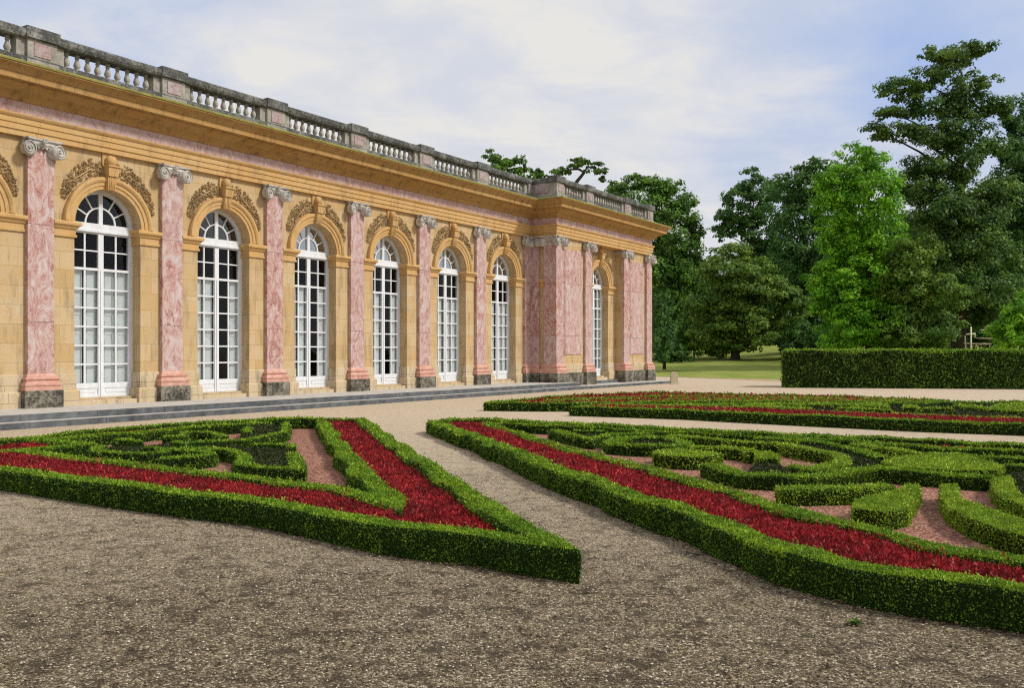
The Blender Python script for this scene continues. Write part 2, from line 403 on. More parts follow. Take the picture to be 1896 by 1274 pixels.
def arch_wall(g, xl, xr, xc, y0, y1, z0=Z0, zt=8.3, mat=0):
    arc = [(xc + RI * math.cos(t), ZS + RI * math.sin(t)) for t in np.linspace(0, math.pi, 33)]
    pts = [(xl, z0), (xl, zt), (xr, zt), (xr, z0), (xc + RI, z0)] + arc + [(xc - RI, z0)]
    # split in quads round the opening so that the faces stay clean
    g.box(xl, xc - RI, y0, y1, z0, zt, mat); g.box(xc + RI, xr, y0, y1, z0, zt, mat)
    for (xa, za), (xb, zb) in zip(arc[:-1], arc[1:]):
        v = [(xa, y0, za), (xb, y0, zb), (xb, y0, zt), (xa, y0, zt), (xa, y1, za), (xb, y1, zb), (xb, y1, zt), (xa, y1, zt)]
        g.add(v, [(0, 1, 2, 3), (7, 6, 5, 4), (4, 5, 1, 0)], mat)

g = Geo()
for i, wx in enumerate(WIN):
    xl = wx - BAY / 2; xr = wx + BAY / 2
    if i == len(WIN) - 1: xr = 35.5
    arch_wall(g, xl, xr, wx, 0, .55)
g.box(XL - BAY, WIN[0] - BAY / 2, 0, .55, Z0, 8.3)
g.box(35.5, 38.77, -1.3, 0.55, Z0, 8.3)                # left pier of the projecting end
arch_wall(g, 38.77, 42.22, 40.5, -.9, -.35)
g.box(42.22, UE, -1.3, .55, Z0, 8.3)
g.box(UE - .55, UE, .55, 14, Z0, 8.3)                 # far end wall
part(g, 'wall', 'ochre')
g = Geo()
g.box(XL - BAY, UE - .6, 13.5, 14, 0, 8.3); g.box(XL - BAY, XL - BAY + .5, .55, 13.5, 0, 8.3)
part(g, 'rear_wall', 'plaster')
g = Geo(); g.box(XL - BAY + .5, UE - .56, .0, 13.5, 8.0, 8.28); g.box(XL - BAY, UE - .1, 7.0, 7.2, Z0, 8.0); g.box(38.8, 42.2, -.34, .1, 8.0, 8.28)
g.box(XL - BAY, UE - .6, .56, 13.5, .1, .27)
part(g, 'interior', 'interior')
g = Geo(); g.box(XL - BAY, UE - .02, .05, 14, 8.46, 8.52); g.box(35.6, UE-.02, -1.2, .05, 8.46, 8.52); part(g, 'roof', 'roof')

# socle courses between the pilaster plinths
def socle_path(g, path, d=0):
    g.sweep(path, [(0, Z0), (.10, Z0), (.10, .66), (.07, .69), (0.0, .69)], 0)
    g.sweep(path, [(0, .69), (.035, .69), (.035, 1.09), (.03, 1.10), (0.0, 1.11)], 0)
sp = []
for i, wx in enumerate(WIN):
    xr = 35.5 if i == len(WIN) - 1 else wx + BAY / 2
    sp += [[(wx - BAY / 2, 0), (wx - RI, 0), (wx - RI, .33)], [(wx + RI, .33), (wx + RI, 0), (xr, 0)]]
sp += [[(38.77, -.9), (40.5 - RI, -.9), (40.5 - RI, -.57)], [(40.5 + RI, -.57), (40.5 + RI, -.9), (42.22, -.9), (42.22, -1.3)],
       [(35.5, -.4), (35.5, -.8)], [(36.0, -1.3), (38.2, -1.3)], [(42.8, -1.3), (45.0, -1.3)]]
for q in sp:
    g = Geo(); socle_path(g, q); part(g, 'socle', 'socle')
for wx, y in [(x, 0) for x in WIN] + [(40.5, -.9)]:
    g = Geo(); g.box(wx - RI + .02, wx + RI - .02, y - .03, y + .6, Z0 - .2, .40); g.box(wx - RI + .04, wx + RI - .04, y + .12, y + .58, .399, .462)
    part(g, 'doorstep', 'socle')

# pilasters
PH = .33
base_prof = [(.13, .71), (.13, .80), (.115, .805), (.135, .83), (.14, .865), (.125, .895), (.09, .905), (.07, .94), (.075, .965), (.095, .975), (.105, 1.0), (.095, 1.03), (.055, 1.04), (.045, 1.07), (.02, 1.10), (0.0, 1.12)]
def volute(g, cx, cz, rad, ang, side, T):
    """scroll disc standing proud of the face; T maps (lateral, out, z) to palace coordinates"""
    ca, sa = math.cos(ang), math.sin(ang)
    def tr(l, d, z):          # local disc coordinates, d outwards
        return T(cx + l * ca + d * sa * side, .10 + d * ca - l * sa * side * .0 + abs(l) * 0, z)
    V = []; n = 20
    prof = [(rad, -.10), (rad, .09), (rad * .86, .12), (rad * .80, .085), (0.001, .085)]
    for a in range(n):
        t = 2 * math.pi * a / n
        for r, d in prof: V.append(tr(r * math.cos(t), d, cz + r * math.sin(t)))
    k = len(prof)
    g.add(V, [(a*k+j, ((a+1) % n)*k+j, ((a+1) % n)*k+j+1, a*k+j+1) for a in range(n) for j in range(k-1)], 0, False)
    pts = []
    for q in range(30):
        t = q / 29 * 2 * math.pi * 1.6; r = rad * .72 * (1 - q / 33)
        pts.append(tr(side * r * math.cos(t + math.pi/2) * -1, .095, cz + r * math.sin(t + math.pi/2)))
    g.tube(pts, [rad * .085] * 30, 5)
    c0 = tr(0, .11, cz); g.tube([tr(0, .08, cz), tr(0, .125, cz)], [rad * .2, rad * .12], 8)
def capital_geo(g, T, hw=PH):
    # abacus with concave front
    for (z0, z1, e) in ((6.80, 6.845, .10), (6.775, 6.80, .07)):
        n = 10; fr = []
        for q in range(n + 1):
            l = -(hw + e) + 2 * (hw + e) * q / n
            fr.append((l, .10 + e - .08 * (1 - (l / (hw + e)) ** 2)))
        V = [T(l, d, z) for z in (z0, z1) for l, d in fr] + [T(l, -.12, z) for z in (z0, z1) for l, d in fr]
        m = n + 1
        Fc = [(q, q+1, m+q+1, m+q) for q in range(n)] + [(2*m+q, q, q, 2*m+q) for q in range(0)]
        Fc += [(2*m+q, 2*m+q+1, q+1, q) for q in range(n)] + [(m+q, m+q+1, 3*m+q+1, 3*m+q) for q in range(n)]
        Fc += [(0, m, 3*m, 2*m), (n, 2*m+n, 3*m+n, m+n)]
        g.add(V, Fc)
    # channel hanging between the scrolls, egg moulding, flower
    n = 12; V = []
    for q in range(n + 1):
        l = -hw + 2 * hw * q / n; sag = .05 * (1 - (l / hw) ** 2)
        for d, z in ((-.02, 6.775), (.10, 6.77), (.12, 6.73 - sag * .5), (.08, 6.69 - sag), (-.02, 6.68 - sag)): V.append(T(l, d, z))
    g.add(V, [(q*5+j, (q+1)*5+j, (q+1)*5+j+1, q*5+j+1) for q in range(n) for j in range(4)])
    for q in range(5):
        l = -.20 + .10 * q
        g.tube([T(l, .04, 6.67), T(l, .07, 6.645), T(l, .07, 6.62), T(l, .03, 6.60)], [.02, .034, .03, .012], 6)
    for q in range(7):
        t = q / 7 * 2 * math.pi
        g.tube([T(0, .16, 6.79), T(.07 * math.cos(t), .21, 6.79 + .06 * math.sin(t))], [.02, .022], 5)
    volute(g, -hw - .005, 6.575, .18, R(24), -1, T); volute(g, hw + .005, 6.575, .18, R(24), 1, T)
    for sd_ in (-1, 1):       # the outer sides of the scrolls
        V = []
        for q in range(14):
            t = 2 * math.pi * q / 14
            V += [T(sd_ * (hw + .10), .02 + .10 * math.cos(t), 6.58 + .15 * math.sin(t)), T(sd_ * (hw + .15), .02 + .085 * math.cos(t), 6.58 + .135 * math.sin(t))]
        g.add(V, [(2*q, 2*((q+1) % 14), 2*((q+1) % 14)+1, 2*q+1) for q in range(14)] + [tuple(2*q+1 for q in range(14))])
        g.tube([T(sd_ * (hw + .13), .02, 6.70), T(sd_ * (hw + .07), .04, 6.77)], [.05, .04], 6)

def pilaster(path, caps, mat_label=None):
    """path: plan outline of the shaft; caps: list of face transforms"""
    g = Geo()
    g.sweep(path, [(0, 1.12), (0, 6.66), (0, 6.80)])
    p = g.build('pilaster', 'marble', palace)
    g = Geo(); g.sweep(path, base_prof); g.sweep(path, [(-.3, .709), (.13, .709)]); part(g, 'base', 'marble_base', p)
    g = Geo(); g.sweep(path, [(.155, Z0 - .28), (.155, .70), (.14, .712), (-.05, .712)]); part(g, 'plinth', 'dark_plinth', p)
    g = Geo()
    for T, hw in caps: capital_geo(g, T, hw)
    g.sweep(path, [(.0, 6.63), (.03, 6.64), (.03, 6.68), (.02, 6.80)])
    part(g, 'capital', 'capital', p)
    return p
def front_T(xc, yf): return lambda l, d, z: (xc + l, yf - d, z)
def side_T(xf, yc): return lambda l, d, z: (xf - d, yc - l, z)
for x in PIL:
    pilaster([(x - PH, 0), (x - PH, -.12), (x + PH, -.12), (x + PH, 0)], [(front_T(x, -.12), PH)])
pilaster([(34.84, 0), (34.84, -.12), (XC, -.12), (XC, -.50), (35.5, -.50)], [(front_T(35.05, -.12), .24), (side_T(XC, -.34), .16)])
pilaster([(35.5, -.76), (XC, -.76), (XC, -1.42), (XC + .66, -1.42), (XC + .66, -1.3)], [(side_T(XC, -1.09), PH), (front_T(XC + .33, -1.42), PH)])
pilaster([(38.11, -1.3), (38.11, -1.42), (38.77, -1.42), (38.77, -.9)], [(front_T(38.44, -1.42), PH)])
pilaster([(42.22, -.9), (42.22, -1.42), (42.88, -1.42), (42.88, -1.3)], [(front_T(42.55, -1.42), PH)])
pilaster([(UE - .54, -1.3), (UE - .54, -1.42), (UE + .12, -1.42), (UE + .12, -.76), (UE, -.76)], [(front_T(UE - .21, -1.42), PH)])
# marble panels on the projecting end piers
for (xa, xb) in ((36.32, 37.85), (43.1, 44.7)):
    g = Geo(); g.box(xa, xb, -1.34, -1.29, 1.55, 6.35)
    g.box(xa - .06, xa, -1.315, -1.29, 1.49, 6.41); g.box(xb, xb + .06, -1.315, -1.29, 1.49, 6.41)
    part(g, 'marble_panel', 'marble')
for i, x in enumerate([36.09 + .6, 43.6]):
    g = Geo(); g.box(x - .65 if i == 0 else x - .72, x + 1.42 if i == 0 else x + 1.36, -1.42, -1.29, Z0 - .28, .70); part(g, 'pier_plinth', 'dark_plinth')

# imposts, archivolts, keystones, garlands
imp = [(.0, 4.555), (.045, 4.56), (.05, 4.62), (.025, 4.63), (.025, 4.76), (.06, 4.77), (.075, 4.81), (.10, 4.84), (.135, 4.86), (.14, 4.92), (.12, 4.95), (0, 4.96)]
def bay_trim(xc, xl, xr, yw, seed):
    rr = random.Random(seed)
    g = Geo()
    g.sweep([(xl, yw), (xc - RI, yw), (xc - RI, yw + .335)], imp); part(g, 'impost', 'ochre_trim')
    g = Geo(); g.sweep([(xc + RI, yw + .335), (xc + RI, yw), (xr, yw)], imp); part(g, 'impost', 'ochre_trim')
    prof = [(RI + .002, .0), (RI + .002, -.045), (RI + .09, -.05), (RI + .10, -.075), (RI + .18, -.08), (RI + .20, -.11), (RI + .25, -.135), (RI + .30, -.13), (RO, -.09), (RO, 0)]
    n = 40; V = []
    for q in range(n + 1):
        t = math.pi * q / n
        V += [(xc - r * math.cos(t), yw + d, ZS - .02 + r * math.sin(t)) for r, d in prof]
    k = len(prof); g = Geo(); g.add(V, [(q*k+j, q*k+j+1, (q+1)*k+j+1, (q+1)*k+j) for q in range(n) for j in range(k-1)])
    part(g, 'archivolt', 'ochre_trim')
    g = Geo()
    zb, zt = ZS + RI - .03, ZS + RI + .66
    def kb(wb, wt, z0, z1, d0, d1):
        g.add([(xc - wb, yw - d0, z0), (xc + wb, yw - d0, z0), (xc + wt, yw - d1, z1), (xc - wt, yw - d1, z1),
               (xc - wb, yw + .05, z0), (xc + wb, yw + .05, z0), (xc + wt, yw + .05, z1), (xc - wt, yw + .05, z1)],
              [(0, 1, 2, 3), (1, 5, 6, 2), (4, 0, 3, 7), (3, 2, 6, 7), (0, 4, 5, 1)])
    kb(.105, .13, zb, zb + .34, .15, .19); kb(.135, .165, zb + .34, zb + .58, .23, .27); kb(.185, .185, zb + .58, zb + .62, .30, .30)
    for q in range(4):
        xx = -.075 + .05 * q; g.tube([(xc + xx, yw - .155, zb + .02), (xc + xx * 1.15, yw - .195, zb + .34)], [.012, .014], 5)
    kb(.20, .20, zb + .62, ZA - .005, .05, .05)
    g.tube([(xc, yw - .02, zb + .60), (xc, yw - .09, zb + .70), (xc, yw - .08, zb + .82), (xc, yw, zb + .90)], [.06, .15, .13, .03], 10)
    part(g, 'keystone', 'garland' if False else 'ochre_trim')
    for sd_ in (-1, 1):
        g = Geo()
        for q in range(330):
            f = rr.random() ** .9; an = R(86 - f * (62 if sd_ < 0 else 68) )
            th = .40 * (1 - f) ** .55 + .09
            if f < .15: th *= .8
            r0 = RO + .03 + rr.random() * th
            px, pz = xc + sd_ * r0 * math.cos(an) , ZS + r0 * math.sin(an)
            px = min(max(px, xl + .04), xr - .04); pz = min(pz, ZA - .06)
            L = rr.uniform(.05, .12); Wd = L * rr.uniform(.3, .5)
            dr = an + rr.uniform(-1.3, 1.3) + math.pi / 2
            ux, uz = sd_ * math.cos(dr), math.sin(dr); vx, vz = -uz, ux
            h = rr.uniform(.03, .09); 
            V = [(px - ux*L/2, yw + .005, pz - uz*L/2), (px + vx*Wd/2, yw - h*.5, pz + vz*Wd/2), (px + ux*L*.6, yw - h*.3, pz + uz*L*.6), (px - vx*Wd/2, yw - h*.5, pz - vz*Wd/2), (px, yw - h, pz), (px, yw + .01, pz)]
            g.add(V, [(0, 1, 4), (1, 2, 4), (2, 3, 4), (3, 0, 4), (0, 5, 1), (1, 5, 2), (2, 5, 3), (3, 5, 0)])
        for q in range(1):  # sheaves of reeds and arrows
            an = R(52 + 6 * q + rr.uniform(-3, 3)); r0 = RO + .22
            p0 = (xc + sd_ * .55, ZS + 1.38 + .05 * q); p1 = (xc + sd_ * (1.12 + .07 * q + rr.uniform(-.1, .1)), ZS + .95 + .16 * q + rr.uniform(-.1, .1))
            g.tube([(p0[0], yw - .05, p0[1]), (min(max(p1[0], xl + .05), xr - .05), yw - .06, min(p1[1], ZA - .1))], [.018, .012], 5)
        part(g, 'garland', 'garland')
for i, wx in enumerate(WIN):
    bay_trim(wx, wx - BAY / 2 + PH, (wx + BAY / 2 - PH) if i < len(WIN) - 1 else 34.84, 0, 100 + i)
bay_trim(40.5, 38.77, 42.22, -.9, 300)
# impost fragment on the side of the projecting end
g = Geo(); g.sweep([(35.5, -.50), (35.5, -.76)], imp); part(g, 'impost', 'ochre_trim')

# windows
def window(xc, yw, openc, curtain=False, lab=None):
    y = yw + .34; g = Geo()
    zb = .465
    for s_ in (-1, 1):
        g.box(xc + s_*.82 if s_ > 0 else xc - .97, xc + .97 if s_ > 0 else xc - .82, y, y + .09, zb, 5.0)      # jambs
    g.box(xc - .075, xc + .075, y - .012, y + .07, zb, 4.80)
    g.box(xc - .02, xc + .02, y - .03, y - .012, zb, 3.80)
    g.box(xc - .96, xc + .96, y - .06, y + .08, 4.80, 4.86); g.box(xc - .95, xc + .95, y - .035, y + .08, 4.86, 5.03)
    g.box(xc - .9, xc + .9, y - .004, y + .075, 4.755, 4.80)
    g.box(xc - .82, xc + .82, y - .008, y + .07, 3.795, 3.86)
    for s_ in (-1, 1):
        g.box(xc + s_*.447 - .022, xc + s_*.447 + .022, y + .006, y + .05, .80, 4.76)
        x0, x1 = sorted((xc + s_*.076, xc + s_*.82))
        g.box(x0, x1, y + .004, y + .06, 4.29, 4.325)
        for q in range(1, 6): g.box(x0, x1, y + .004, y + .055, .84 + q * .493 - .02, .84 + q * .493 + .02)
        g.box(x0, x1, y + .003, y + .065, .70, .84); g.box(x0, x1, y + .003, y + .065, zb, .55); g.box(x0, x1, y + .02, y + .05, .55, .70)
        g.box(x0 + .07, x1 - .07, y + .008, y + .03, .58, .67)
    n = 32
    def ring(r0, r1, y0, y1, cz=5.035):
        V = []
        for q in range(n + 1):
            t = math.pi * q / n
            for r, yy in ((r0, y1), (r0, y0), (r1, y0), (r1, y1)): V.append((xc - r*math.cos(t), yy, cz + r*math.sin(t)))
        g.add(V, [(q*4+j, q*4+j+1, (q+1)*4+j+1, (q+1)*4+j) for q in range(n) for j in range(3)])
    ring(.82, .97, y, y + .09, 4.98 + .02); ring(.405, .445, y + .003, y + .05)
    g.box(xc - .055, xc + .055, y - .008, y + .06, 5.03, 5.85)
    for dg in (28, 58, 122, 152):
        c_, s2 = math.cos(R(dg)), math.sin(R(dg)); px, pz = -s2 * .016, c_ * .016
        q0, q1 = (.44, .83)
        g.prism_y([(xc + q0*c_ + px, 5.035 + q0*s2 + pz), (xc + q1*c_ + px, 5.035 + q1*s2 + pz), (xc + q1*c_ - px, 5.035 + q1*s2 - pz), (xc + q0*c_ - px, 5.035 + q0*s2 - pz)], y + .005, y + .05)
    wnd = part(g, 'window', 'white', label=lab)
    g = Geo()
    g.add([(xc - .83, y + .04, .8), (xc + .83, y + .04, .8), (xc + .83, y + .04, 4.8), (xc - .83, y + .04, 4.8)], [(0, 1, 2, 3)])
    V = [(xc - .83*math.cos(math.pi*q/24), y + .04, 5.03 + .83*math.sin(math.pi*q/24)) for q in range(25)]
    g.add(V, [tuple(range(25))])
    part(g, 'glass', 'glass', wnd)
    cols = [(-.82, -.48), (-.43, -.09), (.09, .43), (.48, .82)]
    ys = y + .13
    for ci, (c0, c1) in enumerate(cols):
        if ci in openc: continue
        g = Geo(); o = .08
        if curtain:
            nn = 16; V = []
            for q in range(nn + 1):
                xx = xc + c0 + o + (c1 - c0) * .8 * q / nn; dy = .015 * math.sin(q * 1.9)
                V += [(xx, ys + dy, .5), (xx, ys + dy, 4.7)]
            g.add(V, [(2*q, 2*q+2, 2*q+3, 2*q+1) for q in range(nn)])
            part(g, 'curtain', 'shutter', wnd); continue
        g.box(xc + c0 + o - .03, xc + c1 + o - .05, ys, ys + .03, .5, 3.82)
        for (za, zb2) in ((.62, 1.25), (1.35, 2.0), (2.12, 2.5), (2.62, 3.7)):
            g.box(xc + c0 + o + .03, xc + c1 + o - .11, ys - .012, ys, za, zb2)
        part(g, 'shutter', 'shutter', wnd)
opens = {0: (), 1: (), 2: (), 3: (2,), 4: (2,), 5: (2,), 6: (0,), 7: (0,)}
for i, wx in enumerate(WIN): window(wx, 0, opens[i])
window(40.5, -.9, (0,), True)

# entablature
ent = [(XL - BAY, -.12), (XC, -.12), (XC, -1.42), (UE + .12, -1.42), (UE + .12, 14.2)]
g = Geo(); g.sweep(ent, [(-.62, 6.85), (0, 6.85), (0, 6.985), (.03, 6.99), (.03, 7.13), (.055, 7.14), (.055, 7.265), (.085, 7.28), (.115, 7.325), (.12, 7.36), (0, 7.362)])
part(g, 'architrave', 'ochre_trim')
g = Geo(); g.sweep(ent, [(.005, 7.355), (.005, 7.675)]); part(g, 'frieze', 'marble_frieze')
g = Geo(); g.sweep(ent, [(0.0, 7.67), (.05, 7.675), (.055, 7.70), (.09, 7.75), (.15, 7.79), (.19, 7.80), (.19, 7.85), (.23, 7.87), (.32, 7.93), (.43, 7.975), (.47, 7.98), (.47, 8.02), (.60, 8.03), (.60, 8.17), (.63, 8.18), (.65, 8.22), (.72, 8.29), (.78, 8.325), (.80, 8.33), (.80, 8.37), (.2, 8.44), (-.3, 8.46)])
part(g, 'cornice', 'cornice')
g = Geo(); g.sweep(ent, [(.79, 8.365), (.825, 8.365), (.83, 8.41), (.80, 8.43), (.30, 8.47)]); part(g, 'coping', 'moss', label='yellow-green mossy edge along the top of the cornice')

# balustrade
bal = empty('balustrade', (0, 0, 0), 0, palace)
zr = 9.22
bal_prof = [(.0, .0), (.075, .0), (.075, .05), (.05, .06), (.045, .085), (.065, .12), (.085, .17), (.082, .22), (.06, .29), (.043, .35), (.04, .38), (.055, .39), (.055, .42), (.04, .43), (.062, .47), (.062, .50), (0, .50)]
def baluster_row(x0, x1, y, step=.28):
    n = max(1, round((x1 - x0) / step))
    for q in range(n):
        x = x0 + (x1 - x0) * (q + .5) / n
        if proto_b[0] is None:
            g = Geo(); g.lathe(0, 0, bal_prof, 12); o = g.build('baluster', 'baluster', bal); proto_b[0] = o
        else:
            o = proto_b[0].copy(); col.objects.link(o); o.parent = bal
        o.location = (x, y, zr - .44); o.rotation_euler = (0, 0, rnd.random()); o.scale = (1, 1, .88)
proto_b = [None]
def ped(x0, x1, yf, depth=.42, panel=True):
    g = Geo(); g.box(x0, x1, yf, yf + depth, 8.42, 9.42)
    g.box(x0 - .03, x1 + .03, yf - .03, yf + depth + .03, 8.42, 8.74)
    p = g.build('pedestal', 'pedestal', bal)
    if panel:
        g = Geo(); g.box(x0 + .16, x1 - .16, yf - .018, yf, 8.84, 9.16); part(g, 'marble_panel', 'marble_pale', p)
yf = -.18
spans = []
for i, x in enumerate(PIL):
    ped(x - .37, x + .37, yf)
    for xa, xb in ((x + .37, x + .60), (x - .60, x - .37)):
        g = Geo(); g.box(xa, xb, yf + .08, yf + .36, 8.42, zr); part(g, 'end_block', 'pedestal', bal)
    if i < len(PIL) - 1: spans.append((x + .60, PIL[i+1] - .60))
ped(XC - .34, XC + .12, yf)                              # inner corner
spans.append((PIL[-1] + .60, XC - .56))
g = Geo(); g.box(XC - .56, XC - .34, yf + .08, yf + .36, 8.42, zr); part(g, 'end_block', 'pedestal', bal)
for (a, b) in spans: baluster_row(a, b, yf + .22)
# return of the parapet and the projecting end
g = Geo(); g.box(XC - .02, XC + .38, -1.28, yf, 8.42, zr + .1); g.box(XC - .05, XC + .41, -1.3, yf, 8.42, 8.74)
p = g.build('parapet_block', 'pedestal', bal)
g = Geo(); g.box(XC - .04, XC - .02, -1.15, -.35, 8.80, 9.2); part(g, 'marble_panel', 'marble_pale', p)
y2 = -1.48
ped(XC - .06, XC + .56, y2); spans2 = [(XC + .78, 38.44 - .55), (38.44 + .55, 42.55 - .55), (42.55 + .55, UE - .74)]
ped(38.44 - .33, 38.44 + .33, y2); ped(42.55 - .33, 42.55 + .33, y2); ped(UE - .52, UE + .14, y2)
for (a, b) in spans2:
    for xa, xb in ((a - .22, a), (b, b + .22)):
        g = Geo(); g.box(xa, xb, y2 + .08, y2 + .36, 8.42, zr); part(g, 'end_block', 'pedestal', bal)
for (a, b) in spans2: baluster_row(a, b, y2 + .22, .26)
g = Geo(); g.box(UE - .25, UE + .1, y2 + .42, 12, 8.42, zr); part(g, 'parapet_block', 'pedestal', bal)
g = Geo()
brp = [(XL - BAY, yf), (XC - .02, yf), (XC - .02, y2), (UE + .14, y2), (UE + .14, 12)]
g.sweep(brp, [(-.40, zr), (-.01, zr), (.02, zr + .03), (.05, zr + .10), (.055, zr + .2), (.0, zr + .24), (-.40, zr + .24), (-.40, zr)])
part(g, 'handrail', 'rail', bal)
g = Geo()
for x0, x1, y in [(XL - BAY, XC - .02, yf)]: g.box(x0, x1, y - .01, y + .40, 8.42, zr - .44)
g.box(XC - .02 + .4, UE, y2 - .01, y2 + .40, 8.42, zr - .44)
part(g, 'base_course', 'rail', bal)
for xx, yy in [(x, yf) for x in PIL] + [(38.44, y2), (42.55, y2), (UE - .19, y2), (XC + .25, y2)]:
    g = Geo(); g.box(xx - .42, xx + .42, yy - .075, yy + .44, zr + .03, zr + .30); part(g, 'pedestal_cap', 'rail', bal)

# terrace steps
terr = empty('terrace', O, TA); tag(terr, kind='structure')
g = Geo()
yl, yu = 19.45 - 22, 19.80 - 22
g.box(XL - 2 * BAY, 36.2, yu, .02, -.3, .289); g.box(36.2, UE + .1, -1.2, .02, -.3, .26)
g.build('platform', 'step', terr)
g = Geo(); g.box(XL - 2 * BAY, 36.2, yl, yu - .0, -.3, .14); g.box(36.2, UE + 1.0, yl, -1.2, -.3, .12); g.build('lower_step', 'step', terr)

# ------------------------------------------------------------------ ground
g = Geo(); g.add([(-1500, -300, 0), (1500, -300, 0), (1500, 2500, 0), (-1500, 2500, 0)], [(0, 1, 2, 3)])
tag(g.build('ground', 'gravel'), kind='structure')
def lawn_z(x, y, yb):
    t = min(max((y - yb) / 75.0, 0), 1); t = t * t * (3 - 2 * t)
    xs = .9 + min(max((x - 18) / 22, 0), 1) * .9
    return .012 + t * 2.0 * xs * .75 + .03 * math.sin(x * .7) * t * 4 + .02 * math.sin(y * .9 + x)*t*3
NX, NY = 70, 50; V = []
for i in range(NX):
    x = -140 + 340 * (i / (NX - 1)) if i < 0 else None
    xx = 9 + 140 * (i / (NX - 1)) ** 1.3
    u = (xx - 9) / 140
    yb = 62.5 - min(max((xx - 9) / 8, 0), 1) * 9.0 + .3 * math.sin(xx * 1.3)
    for j in range(NY):
        y = yb + 400 * (j / (NY - 1)) ** 2
        V.append((xx, y, lawn_z(xx, y, yb)))
g = Geo(); g.add(V, [(i*NY+j, (i+1)*NY+j, (i+1)*NY+j+1, i*NY+j+1) for i in range(NX-1) for j in range(NY-1)], 0, True)
tag(g.build('lawn', 'lawn'), kind='structure')
g = Geo(); V = []
for i in range(40):
    xx = 9.5 + 25 * i / 39; yb = 62.5 - min(max((xx - 9) / 8, 0), 1) * 9.0
    wd = .8 + 4.4 * min(1, max(0, (xx - 11) / 4.5)) + .4 * math.sin(xx * 2.3)
    V += [(xx, yb - wd, .004), (xx, yb + 2, .008)]
g.add(V, [(2*i, 2*i+2, 2*i+3, 2*i+1) for i in range(39)])
tag(g.build('earth_verge', 'earth'), kind='structure')

# ------------------------------------------------------------------ hedges
def smooth_line(P, closed, step, curve=True):
    P = [np.array(p, float) for p in P]; n = len(P); out = []
    segs = n if closed else n - 1
    for i in range(segs):
        p1, p2 = P[i], P[(i+1) % n]
        p0 = P[(i-1) % n] if (closed or i > 0) else 2*p1 - p2
        p3 = P[(i+2) % n] if (closed or i+2 < n) else 2*p2 - p1
        L = np.linalg.norm(p2 - p1); k = max(1, int(L / step))
        def sharp(a, b, c):
            u, v = b - a, c - b; u = u / (np.linalg.norm(u) + 1e-9); v = v / (np.linalg.norm(v) + 1e-9); return u.dot(v) < .75
        m1 = (p2 - p1) if (not curve or sharp(p0, p1, p2)) else (p2 - p0) * .5 * min(1, 2 * L / (np.linalg.norm(p2 - p0) + 1e-9))
        m2 = (p2 - p1) if (not curve or sharp(p1, p2, p3)) else (p3 - p1) * .5 * min(1, 2 * L / (np.linalg.norm(p3 - p1) + 1e-9))
        for q in range(k):
            t = q / k; t2, t3 = t*t, t*t*t
            out.append((2*t3-3*t2+1)*p1 + (t3-2*t2+t)*m1 + (-2*t3+3*t2)*p2 + (t3-t2)*m2)
    if not closed: out.append(P[-1])
    return out

def leafify(g, V, T, leaf=1, cov=2.0, k=.0026, lmin=.019, up=.7, base_off=0.0, wmul=.55, lift=.3, side=.65, shoots=False):  # shoots: paint top light on upward faces with the paler leaf colour
    def dens(c, nr):
        L = np.maximum(lmin, k * np.maximum(c[:, 1], 3)); d = cov / (.5 * wmul * L * L)
        return np.where(nr[:, 2] < -.3, 0, np.where(nr[:, 2] < .5, d * side, d * 1.15))
    P, Nn = tri_samples(V, T, dens)
    if not len(P): return
    topm = Nn[:, 2] > .5
    L = np.maximum(lmin, k * P[:, 1]) * rng.uniform(.7, 1.35, len(P))
    D = Nn * up + rng.normal(size=P.shape) * .6 + np.array([0, 0, lift])
    tail = np.where((rng.random(len(P)) < .03) & (P[:, 1] < 13), rng.uniform(.3, 1.6, len(P)), 0)[:, None] * L[:, None]
    P = P + Nn * (rng.normal(size=(len(P), 1)) * .3 * L[:, None] + base_off + tail)
    Q = rng.normal(size=P.shape) + Nn * .8 + np.array([0, 0, .4])
    v, f = leaf_arrays(P, D, Q, L, L * wmul)
    v[:, 2] = np.maximum(v[:, 2], .004)
    if shoots:  # upward faces get the brighter leaf colour, light painted by normal
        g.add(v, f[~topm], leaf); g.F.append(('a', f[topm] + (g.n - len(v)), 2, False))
    else: g.add(v, f, leaf)

def wob(x, y, z):
    return .017 * (np.sin(x*3.1 + y*1.7) + np.sin(y*4.3 - x*2.2 + z*5) + .7*np.sin(x*9.1 + y*7.7))

